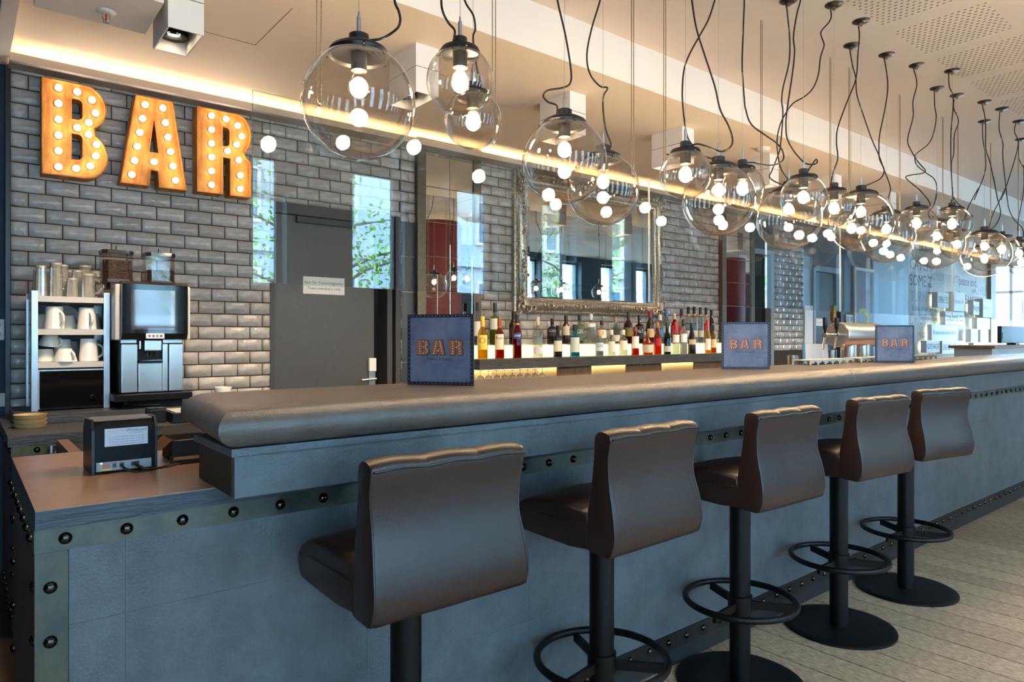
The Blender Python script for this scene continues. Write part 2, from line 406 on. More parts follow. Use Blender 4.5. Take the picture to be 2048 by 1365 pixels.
# ---- window wall behind the viewer, side walls
mb = MB(); xs = [-2.6] + [v for ab in WINDOWS for v in ab] + [17.9]
for i in range(0, len(xs), 2): mb.box(xs[i], xs[i + 1], WIN_Y - 0.3, WIN_Y, 0, 3.0)
for a, b in WINDOWS: mb.box(a, b, WIN_Y - 0.3, WIN_Y, 0, WZ0); mb.box(a, b, WIN_Y - 0.3, WIN_Y, WZ1, 3.0)
M_teal = mat('deep_blue_wall', (36, 58, 72), 0.6)
struct('wall_front', mb, M_teal, 'deep blue wall with tall windows facing the bar', 'wall')
fr = MB(); a, b = WINDOWS[0]; wdt = b - a
for x0, x1, z0, z1 in ((0, 0.045, WZ0, WZ1), (wdt - 0.045, wdt, WZ0, WZ1), (0.045, wdt - 0.045, WZ0, WZ0 + 0.05), (0.045, wdt - 0.045, WZ1 - 0.05, WZ1), (0.045, wdt - 0.045, 1.36, 1.40)):
    fr.box(x0, x1, WIN_Y - 0.2, WIN_Y - 0.14, z0, z1)
frm = fr.mesh('window_frame', mat('dark_window_frame', (30, 36, 40), 0.45))
for i, (a, b) in enumerate(WINDOWS):
    wo = inst('window_%d' % (i + 1), frm, (a, 0, 0)); wo['kind'] = 'structure'; wo['label'] = '%s dark framed window of the street side, counted from the left' % ORD[i]; wo['category'] = 'window'
struct('wall_left', MB().box(-2.75, -2.6, WIN_Y - 0.3, 4.62, 0, 3.1), M_navy, 'dark navy side wall at the left end', 'wall')
mb = MB().box(17.5, 17.9, WIN_Y - 0.3, 2.0, 0, 3.0); mb.box(17.5, 17.9, 6.2, 7.2, 0, 3.0); mb.box(17.5, 17.9, 2.0, 6.2, 0, 0.35); mb.box(17.5, 17.9, 2.0, 6.2, 2.85, 3.0)  # opening widened past its visible part to throw more daylight on the mural
struct('wall_right', mb, M_white, 'far end wall with a wide street window', 'wall')
mb = MB()
for y0, y1, z0, z1 in ((2.0, 2.07, .35, 2.85), (3.3, 3.36, .35, 2.85), (6.13, 6.2, .35, 2.85), (4.62, 4.68, .35, 2.85), (2.07, 6.13, .35, .42), (2.07, 6.13, 2.78, 2.85), (2.07, 6.13, 2.2, 2.25)): mb.box(17.56, 17.64, y0, y1, z0, z1)
struct('window_17', mb, M_white, 'wide white framed street window in the far end wall', 'window')
struct('wall_rear', MB().box(15.7, 17.9, 7.2, 7.4, 0, 3.0).box(15.55, 15.7, D + 0.16, 7.2, 0, 3.0), M_white, 'white wall of the recess beside the far window', 'wall')

# ================================================================== the bar
X0, X1 = 0.118, 9.4
YF = 1.634                                             # front face of the cladding
bar = thing('bar_counter', 'long bar counter clad in slate blue panels with riveted metal strips', 'bar counter', (X0, YF, 0))
obj('carcass', MB().box(X0 + 0.012, X1, YF + 0.012, 2.36, 0, 0.868), M_wood, bar)
M_panel = M_slate
xs = [X0 + 0.054]; x = 0.273
while x < X1: xs.append(x); x += 0.56
xs.append(X1)
for a, b in zip(xs[:-1], xs[1:]):
    for z0, z1 in ((0.124, 0.360), (0.360, 0.668), (0.668, 0.822)):
        obj('panel', MB().box(a + 0.0003, b - 0.0003, YF + 0.001, YF + 0.012, z0 + 0.0003, z1 - 0.0003), M_panel, bar)
obj('metal_strip', MB().box(X0 - 0.003, X1, YF - 0.002, YF + 0.012, 0.822, 0.870), M_brass, bar)
obj('metal_strip', MB().box(X0 - 0.003, X0 + 0.053, YF - 0.002, YF + 0.012, 0.0, 0.8215), M_brass, bar)
obj('metal_strip', MB().box(X0 + 0.053, X1, YF - 0.004, YF + 0.012, 0.064, 0.124), mat('dull_dark_strip', (54, 51, 46), 0.45, metal=0.6, noise=(15, 0.4)), bar)
obj('kick_board', MB().box(X0 + 0.053, X1, YF - 0.001, YF + 0.012, 0.0, 0.064), mat('dark_kick_board', (36, 36, 40), 0.5, noise=(10, 0.3)), bar)
obj('end_panel', MB().box(X0, X0 + 0.012, YF + 0.012, 2.36, 0, 0.868), M_wood, bar)
obj('metal_strip', MB().box(X0 - 0.004, X0, YF, 2.36, 0.822, 0.870), M_brass, bar)
rv = MB().lathe([(0.0125, 0.0), (0.0125, -0.002), (0.011, -0.0055), (0.0075, -0.0085), (0.0035, -0.0100), (0.0001, -0.0104)], n=10, axis='y')
rvm = rv.mesh('rivet', M_rivet, smooth=60)
def rivets(parent, pts, rot=(0, 0, 0)):
    b = base_of(parent)
    for p in pts: inst('rivet', rvm, (p[0] - b.x, p[1] - b.y, p[2] - b.z), parent, rot)
x = 0.166
while x < 8.6:
    rivets(bar, [(x, YF - 0.002, 0.846)]); rivets(bar, [(x + 0.06, YF - 0.004, 0.096)]); x += 0.109
rivets(bar, [(0.141, YF - 0.002, 0.752 - 0.108 * k) for k in range(7)])
rivets(bar, [(X0 - 0.004, 1.69 + 0.095 * k, 0.846) for k in range(8)], (0, 0, -PI / 2))
rivets(bar, [(X0, YF + 0.03, 0.752 - 0.108 * k) for k in range(7)], (0, 0, -PI / 2))
rivets(bar, [(X0, 2.33, 0.752 - 0.12 * k) for k in range(6)], (0, 0, -PI / 2))
# worktop slab at working height
ws = thing('worktop_slab', 'thick worktop slab with dark edges at the left end of the bar', 'worktop', (X0, 1.62, 0.87))
obj('edge_band', MB().box(X0 - 0.003, X1, 1.62, 2.39, 0.8702, 0.908), mat('slate_edge_band', (62, 72, 80), 0.45, noise=(18, 0.4), bump=(40, 0.3), stretch=(0.5, 1, 2.5), col2=(44, 52, 58)), ws)
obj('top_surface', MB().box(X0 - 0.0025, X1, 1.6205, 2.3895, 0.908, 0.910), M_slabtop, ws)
# raised bar: boxed riser, thin ledge, rolled nosing on three sides
bt = thing('raised_bar_counter', 'raised dark bar top with a thick rolled edge running the length of the bar', 'bar top', (0.448, 1.478, 0.91))
for a, b in ((0.448, 2.0), (2.0, 4.3), (4.3, 6.6), (6.6, 8.9), (8.9, X1)):
    obj('riser_panel', MB().cbox(a + 0.0004, b - 0.0004, 1.478, 1.50, 0.9105, 0.998, 0.0012), M_slate, bt)
obj('riser_end', MB().box(0.449, 0.47, 1.50, 1.752, 0.9105, 0.998), mat('black_stained_board', (26, 23, 22), 0.45, noise=(12, 0.3)), bt)
obj('riser_core', MB().box(0.47, X1, 1.50, 1.752, 0.9106, 0.998), M_wood, bt)
obj('ledge', MB().cbox(0.440, X1, 1.470, 1.765, 0.9985, 1.0165, 0.003), M_slate, bt)
# nosing profile: (outward offset, height); flat top is 1.10
prof = [(0.0, 1.017)] + [(0.064 * math.cos(math.radians(a_)), 1.061 + 0.044 * math.sin(math.radians(a_))) for a_ in range(-80, 81, 10)] + [(-0.006, 1.1052), (-0.03, 1.1054)]
YN, XN, YB = 1.492, 0.466, 1.885                     # where offset 0 sits: front, left, back
mb = MB(); rows = []
for off, z in prof:
    ol = off
    rows.append([(X1, YN - off, z), (XN - ol, YN - off, z), (XN - ol + 0.042, YB + off * 0.35, z), (X1, YB + off * 0.35, z)])
vs = [p for r in rows for p in r]; fs = []
for k in range(len(prof) - 1):
    for i in range(3): fs.append((k * 4 + i, k * 4 + i + 1, k * 4 + 4 + i + 1, k * 4 + 4 + i))
t = (len(prof) - 1) * 4; fs.append((t, t + 1, t + 2, t + 3)); fs.append((3, 2, 1, 0))
fs.append(tuple(k * 4 for k in range(len(prof)))); 
mb._add(vs, fs)
no = obj('rolled_top', mb, M_bartop, bt, smooth=38)
for xx in (3.16,):
    obj('seam', MB().tube([(xx, YN - o_, z + 0.0006) for o_, z in prof[2:]], 0.0012, 5), mat('pale_seam', (150, 145, 138), 0.5), bt)

# ================================================================== bar stools
def loft(sections):
    mb = MB(); n = len(sections[0]); vs = [p for s in sections for p in s]; fs = []
    for k in range(len(sections) - 1):
        for i in range(n): fs.append((k * n + i, k * n + (i + 1) % n, (k + 1) * n + (i + 1) % n, (k + 1) * n + i))
    fs.append(tuple(range(n - 1, -1, -1))); fs.append(tuple((len(sections) - 1) * n + i for i in range(n)))
    mb._add(vs, fs); return mb
def catmull(pts, k=4):
    n = len(pts); out = []
    for i in range(n):
        a, b, c, d = [Vector(pts[(i + j) % n]) for j in (-1, 0, 1, 2)]
        for j in range(k):
            t = j / k; out.append(0.5 * (2 * b + (c - a) * t + (2 * a - 5 * b + 4 * c - d) * t * t + (3 * b - a - 3 * c + d) * t ** 3))
    return [tuple(p) for p in out]
SW = 0.196                                            # half width of seat and back
def make_stool():
    t = thing('bar_stool', '', 'bar stool')
    # backrest: side outline (y, z), y<0 is the side towards the room
    back = [(-0.205, 0.684), (-0.216, 0.73), (-0.209, 0.79), (-0.192, 0.86), (-0.192, 0.93), (-0.203, 0.985), (-0.194, 1.003), (-0.168, 1.008), (-0.148, 0.995), (-0.144, 0.95), (-0.136, 0.90), (-0.122, 0.83), (-0.118, 0.77), (-0.118, 0.70), (-0.13, 0.684), (-0.165, 0.681)]
    prof = catmull(back, 3); cy = sum(p[0] for p in prof) / len(prof); cz = sum(p[1] for p in prof) / len(prof)
    secs = []
    st = [(-1, 0.86), (-0.992, 0.945), (-0.97, 0.985), (-0.93, 1), (-0.70, 1), (-0.42, 1), (-0.36, 0.997), (-0.335, 0.985), (-0.31, 0.997), (-0.15, 1), (0, 1.0), (0.15, 1), (0.31, 0.997), (0.335, 0.985), (0.36, 0.997), (0.42, 1), (0.70, 1), (0.93, 1), (0.97, 0.985), (0.992, 0.945), (1, 0.86)]
    for u, k in st:
        sec = []
        groove = 0.985 <= k < 0.99
        for y, z in prof:
            kk = k
            if groove and abs(u) < 0.5 and not (z > 0.97 or y > -0.16): kk = 1.0        # channels only over the top and the front
            dz = (0.0018 * math.cos(u * PI * 3) if z > 0.97 else 0)
            yy = cy + (y - cy) * (kk if k > 0.9 else 0.86 + (kk - 0.86)); zz = cz + (z - cz) * (1 - (1 - kk) * (0.25 if not groove else 0.75))
            # waisted sides: narrower at mid height
            wst = 1 - 0.045 * math.exp(-((z - 0.86) / 0.07) ** 2) + 0.012 * (z < 0.72)
            sec.append((u * SW * wst, yy, zz + dz))
        secs.append(sec)
    obj('backrest', loft(secs), M_leather, t, smooth=50, local=True)
    bk = t.children[0]
    # piping along both rear edges
    M_pipe = mat('leather_piping', (34, 23, 19), 0.4)
    rear = [(-0.205, 0.686), (-0.2165, 0.73), (-0.2095, 0.79), (-0.1925, 0.86), (-0.1925, 0.93), (-0.2035, 0.985)]
    for sgn in (-1, 1):
        pts = smooth_pts([(sgn * (SW - 0.002) * (1 - 0.045 * math.exp(-((z - 0.86) / 0.07) ** 2) + 0.012 * (z < 0.72)), y + 0.003, z) for y, z in rear], 4)
        obj('piping', MB().tube(pts, 0.0028, 6), M_pipe, bk, smooth=True, local=True)
    pts = [(u * (SW - 0.006), -0.2055, 0.988 + 0.0018 * math.cos(u * PI * 3)) for u in [i / 12 - 1 for i in range(25)]]
    obj('piping', MB().tube(pts, 0.003, 6), M_pipe, bk, smooth=True, local=True)
    # seat cushion
    seat = [(-0.125, 0.684), (-0.125, 0.772), (-0.10, 0.790), (0.02, 0.792), (0.10, 0.785), (0.15, 0.768), (0.168, 0.742), (0.168, 0.712), (0.155, 0.690), (0.12, 0.683)]
    sp = catmull(seat, 3); secs = []; cy = 0.02; cz = 0.735
    for u, k in [(-1, 0.80), (-0.985, 0.90), (-0.95, 0.965), (-0.88, 1), (-0.4, 1), (0, 1), (0.4, 1), (0.88, 1), (0.95, 0.965), (0.985, 0.90), (1, 0.80)]:
        dome = 0.010 * (1 - u * u)
        secs.append([(u * SW, cy + (y - cy) * (1 - (1 - k) * 0.35), cz + (z - cz) * k + (dome if z > 0.76 else 0)) for y, z in sp])
    so = obj('seat', loft(secs), M_leather, t, smooth=55, local=True)
    seam = smooth_pts([(-SW - 0.001, -0.12, 0.752), (-SW - 0.001, 0.0, 0.752), (-SW + 0.002, 0.12, 0.748), (-SW + 0.02, 0.163, 0.742), (0, 0.170, 0.742), (SW - 0.02, 0.163, 0.742), (SW - 0.002, 0.12, 0.748), (SW + 0.001, 0, 0.752), (SW + 0.001, -0.12, 0.752)], 4)
    obj('seam', MB().tube(seam, 0.0022, 5), M_pipe, so, smooth=True, local=True)
    for bx in (-0.12, 0.12):
        for by in (-0.13, 0.10): obj('bolt', MB().cyl((bx, by, 0.670), (bx, by, 0.686), 0.0055, n=8), M_chrome, t, local=True)
    obj('mounting_plate', MB().box(-0.09, 0.09, -0.09, 0.09, 0.674, 0.684), M_blackm, t, local=True)
    obj('post', MB().cyl((0, 0, 0.012), (0, 0, 0.674), 0.0365, n=28), M_blackm, t, smooth=True, local=True)
    obj('base_disc', MB().lathe([(0.0001, 0.013), (0.19, 0.013), (0.219, 0.012), (0.2245, 0.009), (0.225, 0.0005), (0.0001, 0.0005)], n=48), M_blackm, t, smooth=35, local=True)
    ring = obj('foot_ring', MB().tube([(0.192 * math.cos(2 * PI * i / 48), 0.192 * math.sin(2 * PI * i / 48), 0.30) for i in range(48)], 0.0115, 10, close=True), M_blackm, t, smooth=True, local=True)
    obj('sleeve', MB().lathe([(0.0366, 0.262), (0.0425, 0.264), (0.0425, 0.318), (0.0366, 0.320)], n=28), M_blackm, ring, smooth=35, local=True)
    for k in range(3):
        a = math.radians(-52 + 120 * k)
        b = MB().box(0.036, 0.19, -0.006, 0.006, 0.270, 0.298); b.xf(Matrix.Rotation(a, 4, 'Z'))
        obj('spoke', b, M_blackm, ring, local=True)
    return t
st0 = make_stool()
LAB = ['brown leather bar stool nearest the viewer, leftmost of the five, foot cut off', 'brown leather bar stool second from the left along the bar', 'brown leather bar stool in the middle of the row of five', 'brown leather bar stool fourth from the left along the bar', 'brown leather bar stool farthest away, rightmost of the five']
SP = [(0.815, 1.402, 0.0), (1.48, 1.405, 2.0), (2.198, 1.402, -1.5), (2.95, 1.402, -6.0), (3.642, 1.40, -11.0)]
for i, (x, y, a) in enumerate(SP):
    s_ = st0 if i == 0 else copy_tree(st0)
    s_.location = (x, y, 0.0002); s_.rotation_euler = (0, 0, math.radians(a)); s_['label'] = LAB[i]; s_['group'] = 'bar stools along the counter'

# ================================================================== globe pendants
PENDANTS = [
  ((0.847,1.709,1.889),0.307,[[(0.02,0.0,1.091),(0.033,-0.018,0.88),(0.063,-0.044,0.668),(0.064,-0.052,0.457),(0.071,-0.06,0.364),(0.077,-0.058,0.283),(0.081,-0.073,0.249),(0.091,-0.065,0.23),(0.078,-0.074,0.201),(0.067,-0.042,0.189),(0.043,-0.035,0.174)]]),
  ((1.150,1.664,2.008),0.198,[[(0.02,0.0,0.972),(0.001,0.008,0.791),(-0.001,0.008,0.611),(-0.032,0.026,0.43),(-0.042,0.031,0.329),(-0.041,0.038,0.241),(-0.042,0.027,0.2),(-0.023,0.027,0.174),(-0.012,0.01,0.148)]]),
  ((1.344,1.868,1.982),0.194,[[(0.02,0.0,0.998),(-0.006,0.009,0.809),(-0.044,0.036,0.621),(-0.037,0.028,0.506),(-0.02,0.021,0.406),(-0.003,-0.005,0.35),(0.01,0.001,0.309),(-0.005,-0.007,0.271),(0.014,0.001,0.19),(0.02,-0.016,0.122)]]),
  ((1.700,1.798,1.886),0.307,[[(0.02,0.0,1.094),(-0.037,0.03,0.901),(-0.036,0.027,0.71),(-0.017,0.019,0.585),(-0.001,-0.006,0.454),(0.022,-0.009,0.345),(0.011,-0.02,0.282),(0.002,0.011,0.27),(-0.054,0.03,0.253),(-0.052,0.057,0.241),(-0.055,0.029,0.211),(-0.022,0.018,0.202)]]),
  ((2.006,1.897,1.841),0.287,[[(0.02,0.0,1.139),(0.017,-0.014,1.114),(0.013,-0.013,0.902),(-0.006,0.01,0.764),(-0.039,0.025,0.646),(-0.045,0.046,0.546),(-0.047,0.027,0.462),(-0.003,0.015,0.42),(0.006,-0.019,0.405),(0.009,0.007,0.378),(-0.008,-0.009,0.307),(0.018,0.001,0.244),(0.025,-0.02,0.184)]]),
  ((2.250,1.680,1.901),0.201,[[(0.02,0.0,1.079),(0.006,-0.005,0.94),(0.01,-0.011,0.799),(0.023,-0.014,0.696),(0.029,-0.031,0.58),(0.067,-0.045,0.473),(0.083,-0.079,0.348),(0.116,-0.081,0.263),(0.122,-0.113,0.194),(0.155,-0.111,0.151),(0.132,-0.122,0.11),(0.128,-0.089,0.094),(0.083,-0.083,0.092),(0.07,-0.042,0.116),(0.036,-0.029,0.12)]]),
  ((2.550,1.731,1.842),0.309,[[(0.02,0.0,1.138),(0.026,-0.021,1.056),(0.007,-0.008,0.941),(-0.009,0.012,0.868),(-0.038,0.024,0.78),(-0.06,0.057,0.71),(-0.105,0.074,0.627),(-0.108,0.1,0.566),(-0.13,0.092,0.468),(-0.109,0.103,0.392),(-0.12,0.082,0.308),(-0.088,0.087,0.262),(-0.067,0.039,0.195),(-0.021,0.017,0.179)]]),
  ((2.800,1.773,1.940),0.193,[[(0.02,0.0,1.04),(0.002,-0.001,0.984),(0.005,-0.006,0.861),(0.007,-0.001,0.767),(-0.006,-0.002,0.577),(0.008,0.003,0.501),(0.0,-0.011,0.382),(0.021,-0.004,0.36),(0.012,-0.024,0.308),(0.05,-0.026,0.282),(0.068,-0.07,0.239),(0.129,-0.089,0.211),(0.127,-0.118,0.176),(0.158,-0.113,0.152),(0.134,-0.122,0.121),(0.131,-0.094,0.109),(0.087,-0.081,0.099),(0.069,-0.047,0.108),(0.035,-0.035,0.112),(0.022,-0.018,0.114)]]),
  ((3.100,1.640,1.911),0.213,[[(0.02,0.0,1.069),(-0.008,0.007,1.016),(-0.013,0.008,0.932),(-0.021,0.022,0.866),(-0.042,0.027,0.758),(-0.026,0.03,0.694),(-0.049,0.028,0.584),(-0.047,0.051,0.452),(-0.073,0.045,0.384),(-0.054,0.058,0.344),(-0.072,0.043,0.28),(-0.031,0.04,0.235),(-0.021,0.002,0.177),(0.021,-0.003,0.162),(0.028,-0.036,0.154),(0.06,-0.036,0.169),(0.038,-0.041,0.178),(0.041,-0.024,0.161),(0.019,-0.015,0.13)]]),
  ((3.347,1.851,1.865),0.325,[[(0.02,0.0,1.115),(-0.01,0.009,1.137),(-0.006,0.003,1.06),(0.009,-0.002,0.926),(-0.004,-0.004,0.808),(-0.016,0.022,0.683),(-0.036,0.018,0.609),(-0.014,0.024,0.569),(-0.036,0.015,0.477),(-0.024,0.034,0.369),(-0.057,0.031,0.317),(-0.057,0.061,0.252),(-0.088,0.056,0.215),(-0.042,0.049,0.195),(-0.017,0.014,0.175)],[(0.212,-0.117,1.108),(0.212,-0.12,1.072),(0.208,-0.111,1.044),(0.164,-0.09,0.989),(0.177,-0.088,0.958),(0.167,-0.104,0.912),(0.167,-0.085,0.856),(0.134,-0.09,0.755),(0.131,-0.064,0.693),(0.069,-0.049,0.637),(0.043,-0.002,0.61),(-0.012,0.007,0.551),(-0.017,0.037,0.496),(-0.052,0.034,0.412),(-0.032,0.041,0.334),(-0.036,0.019,0.253),(0.004,-0.003,0.198)]]),
  ((3.573,1.723,1.931),0.202,[[(0.291,0.005,1.04),(0.286,-0.002,0.979),(0.268,-0.002,0.869),(0.225,-0.011,0.728),(0.169,0.012,0.594),(0.085,0.02,0.445),(0.068,0.02,0.363),(0.028,-0.006,0.265),(0.016,0.01,0.197),(-0.012,0.01,0.134)]]),
  ((3.875,1.719,1.889),0.335,[[(0.568,0.115,1.095),(0.567,0.1,1.009),(0.55,0.084,0.892),(0.481,0.073,0.74),(0.415,0.075,0.577),(0.334,0.045,0.469),(0.293,0.024,0.397),(0.229,-0.027,0.318),(0.181,-0.027,0.261),(0.055,-0.009,0.209),(0.041,-0.004,0.206),(0.009,-0.007,0.173)]]),
  ((4.149,1.896,1.905),0.203,[]),
  ((4.456,1.823,1.871),0.318,[[(-0.316,0.08,1.108),(-0.301,0.069,1.004),(-0.272,0.064,0.939),(-0.263,0.062,0.844),(-0.209,0.055,0.748),(-0.161,0.019,0.58),(-0.088,0.008,0.492),(-0.066,-0.013,0.402),(-0.001,-0.016,0.33),(-0.007,-0.025,0.283),(0.015,-0.001,0.231),(0.007,-0.005,0.203)]]),
  ((4.778,1.772,1.979),0.231,[[(-0.017,0.014,1.006),(-0.001,-0.002,0.901),(-0.014,0.016,0.791),(-0.024,0.012,0.684),(-0.037,0.039,0.547),(-0.039,0.021,0.476),(0.021,-0.004,0.397),(0.033,-0.04,0.34),(0.037,-0.015,0.326),(-0.039,0.017,0.311),(-0.041,0.049,0.303),(-0.043,0.02,0.264),(0.03,-0.009,0.218),(0.046,-0.051,0.152),(0.066,-0.041,0.159),(0.058,-0.058,0.126),(0.068,-0.047,0.109),(0.035,-0.029,0.108)]]),
  ((5.057,1.662,1.991),0.233,[[(-0.018,0.014,0.991),(-0.016,0.011,0.904),(0.009,-0.002,0.849),(-0.001,-0.006,0.759),(0.003,0.007,0.609),(-0.016,0.002,0.461),(0.008,0.006,0.321),(-0.007,-0.008,0.158),(0.014,0.003,0.19),(-0.02,0.001,0.131),(-0.017,0.014,0.107)]]),
  ((5.330,1.845,1.902),0.340,[[(-0.015,0.012,1.078),(-0.015,0.01,0.974),(-0.001,0.005,0.894),(-0.023,0.012,0.788),(-0.037,0.039,0.71),(-0.122,0.088,0.634),(-0.11,0.102,0.608),(-0.121,0.084,0.551),(-0.048,0.054,0.505),(-0.03,0.009,0.458),(0.012,0.005,0.402),(-0.02,0.001,0.31),(0.009,0.007,0.358),(-0.029,0.01,0.274),(-0.037,0.043,0.22),(-0.038,0.02,0.167),(-0.001,0.0,0.147)]]),
  ((5.596,1.808,1.921),0.216,[[(-0.016,0.013,1.045),(-0.021,0.014,0.981),(0.009,-0.002,0.92),(-0.0,-0.007,0.864),(-0.007,0.014,0.794),(-0.028,0.012,0.652),(-0.02,0.029,0.572),(-0.037,0.016,0.388),(-0.011,0.023,0.353),(-0.011,-0.006,0.297),(0.074,-0.044,0.242),(0.075,-0.076,0.197),(0.073,-0.044,0.186),(0.02,-0.016,0.166)],[(0.832,0.087,1.056),(0.803,0.076,0.924),(0.748,0.041,0.755),(0.62,0.012,0.601),(0.446,0.028,0.382),(0.331,-0.038,0.449),(0.183,-0.017,0.296),(0.065,-0.034,0.205),(0.031,-0.025,0.151)]]),
  ((5.909,1.729,1.869),0.341,[[(-0.015,0.012,1.112),(0.002,-0.004,1.003),(0.011,-0.004,0.907),(0.002,-0.008,0.774),(0.042,-0.025,0.668),(0.066,-0.064,0.399),(0.062,-0.038,0.578),(0.059,-0.061,0.429),(0.106,-0.071,0.319),(0.066,-0.069,0.246),(0.065,-0.037,0.197),(0.021,-0.017,0.18)]]),
  ((6.193,1.698,1.919),0.229,[]),
  ((6.441,1.885,1.893),0.218,[[(0.198,-0.16,1.091),(0.186,-0.153,1.019),(0.216,-0.17,0.914),(0.15,-0.128,0.651),(0.114,-0.083,0.47),(0.126,-0.113,0.575),(0.099,-0.068,0.446),(0.043,-0.048,0.359),(0.043,-0.02,0.255),(0.017,-0.014,0.162)]]),
  ((6.658,1.709,1.921),0.234,[[(-0.477,-0.001,1.057),(-0.472,0.005,0.925),(-0.41,-0.002,0.823),(-0.374,0.008,0.718),(-0.275,0.006,0.407),(-0.241,0.022,0.503),(-0.146,0.031,0.361),(-0.085,0.006,0.266),(0.02,-0.015,0.217),(0.029,-0.023,0.15)]]),
  ((7.275,1.853,1.907),0.220,[[(-0.015,0.012,1.079),(-0.017,0.011,0.923),(0.025,-0.016,0.834),(0.011,-0.016,0.852),(0.026,-0.012,0.638),(-0.031,0.014,0.346),(-0.002,0.014,0.186),(-0.0,0.0,0.14)]]),
]

def rnd(d): return 'large' if d > 0.26 else 'small'
chain_top = 3.0
big_i = 0
for i, (p, d, cords) in enumerate(PENDANTS):
    R = d / 2; big = d > 0.26; capr = R * (0.50 if big else 0.56)
    capz = math.sqrt(R * R - capr * capr)
    n = len(PENDANTS)
    where = ('leftmost and nearest of the row over the bar' if i == 0 else 'farthest right of the row over the bar' if i == n - 1 else '%s from the left in the row over the bar' % ORD[i])
    t = thing('globe_pendant', '%s clear glass globe pendant lamp, %s' % (rnd(d), where), 'pendant lamp', p, 'globe pendants over the bar')
    L = lambda *a, **k: obj(*a, parent=t, local=True, **k)
    a0 = math.asin(min(1, capr * 0.97 / R))
    gp = [(R * math.sin(a0 + (PI - a0) * k / 22) if k < 22 else 0.0001, R * math.cos(a0 + (PI - a0) * k / 22)) for k in range(23)]
    L('glass_globe', MB().lathe(gp, n=40), M_globe, smooth=80)
    z = capz
    h = 0.030 if big else 0.022
    br = 0.027 if big else 0.021
    cp = L('cap', MB().lathe([(0.0001, z + 0.004), (capr * 0.96, z - 0.002), (capr + 0.002, z - 0.010), (capr + 0.004, z + 0.004), (capr * 0.98, z + 0.013), (capr * 0.66, z + h - 0.004), (br + 0.003, z + h), (br, z + h + 0.003), (br, z + h + 0.022), (br * 0.8, z + h + 0.025), (0.0001, z + h + 0.025)], n=32), M_black, smooth=38)
    for k in range(3):
        a = 2.3 + 2 * PI * k / 3; q = capr + 0.002
        obj('thumb_screw', MB().cyl((q * math.cos(a), q * math.sin(a), z - 0.002), ((q + 0.011) * math.cos(a), (q + 0.011) * math.sin(a), z - 0.002), 0.0018, n=6).sphere(((q + 0.012) * math.cos(a), (q + 0.012) * math.sin(a), z - 0.002), 0.0042, 8, 5), M_blackm, cp, smooth=True, local=True)
    sr = 0.0215
    zs = z - (0.046 if big else 0.044)
    L('socket', MB().cyl((0, 0, z + 0.002), (0, 0, zs), sr, n=20), mat('black_bakelite', (28, 26, 24), 0.4), smooth=True)
    zb = zs - 0.046
    bp = [(0.013, zs + 0.004), (0.014, zs - 0.008), (0.021, zs - 0.020), (0.028, zs - 0.034), (0.030, zb), (0.028, zb - 0.013), (0.021, zb - 0.024), (0.010, zb - 0.0295), (0.0002, zb - 0.0305)]
    bu = L('bulb', MB().lathe(bp, n=18), M_bulbglass, smooth=80)
    obj('bulb_glow', MB().sphere((0, 0, zb + 0.001), 0.0245, 12, 8, (1, 1, 1.12)), M_fil, bu, smooth=True, local=True)  # glowing ball swollen to nearly bulb size to imitate bloom
    zt = z + h + 0.025
    L('gripper', MB().cyl((0, 0, zt), (0, 0, zt + 0.045), 0.0065, n=10).cyl((0, 0, zt + 0.045), (0, 0, zt + 0.062), 0.0042, 0.0025, n=8), M_steel, smooth=35)
    top = 3.0 - p[2]
    L('steel_wire', MB().cyl((0, 0, zt + 0.05), (0, 0, top - 0.01), 0.0009, n=5), M_steel)
    cn = L('canopy', MB().lathe([(0.0001, top - 0.014), (0.030, top - 0.012), (0.044, top - 0.005), (0.046, top - 0.0005)], n=24), M_black, smooth=35)
    obj('canopy_nut', MB().cyl((0, 0, top - 0.030), (0, 0, top - 0.013), 0.008, n=10), mat('warm_brass', (176, 140, 96), 0.3, metal=0.9), cn, smooth=35, local=True)
    for cpts in cords:
        q_ = Vector((cpts[-1][0], cpts[-1][1], 0)); q_ = q_.normalized() * br if q_.length > 1e-4 else q_
        cpts = list(cpts) + [(q_.x, q_.y, z + h + 0.008)]
        L('cord', MB().tube(smooth_pts(cpts, 5), 0.0036, 7), mat('black_textile_cord', (20, 18, 17), 0.65), smooth=True)

# ================================================================== hanging glass screens with ball chains
GY, GZ0, GZ1 = 2.06, 1.413, 1.985
chm = None
def chain_mesh():
    pts = []; rs = []; zz = 0.0; mbb = MB(); Lh = 3.0 - GZ1
    for sx in (-0.0075, 0.0075):
        pts, rs = [], []
        n = int(Lh / 0.0075)
        for k in range(n):
            for q, r in ((0, 0.0008), (0.3, 0.0024), (0.7, 0.0024)):
                pts.append((sx * (1 - 0.8 * (k < 2) * (2 - k) / 2) + 0, 0, (k + q) * Lh / n)); rs.append(r)
        mbb.tube(pts, 0.002, 5, rs)
    return mbb.mesh('ball_chain', mat('bead_chain', (150, 128, 100), 0.3, metal=0.8), smooth=60)
chm = chain_mesh()
PANES = [(0.677, 2.483, (0.884, 1.58, 2.371)), (2.487, 4.349, (2.60, 3.437, 4.223)), (4.353, 6.268, (4.476, 5.256, 6.07)), (6.272, 8.15, (6.40, 7.2, 8.0))]
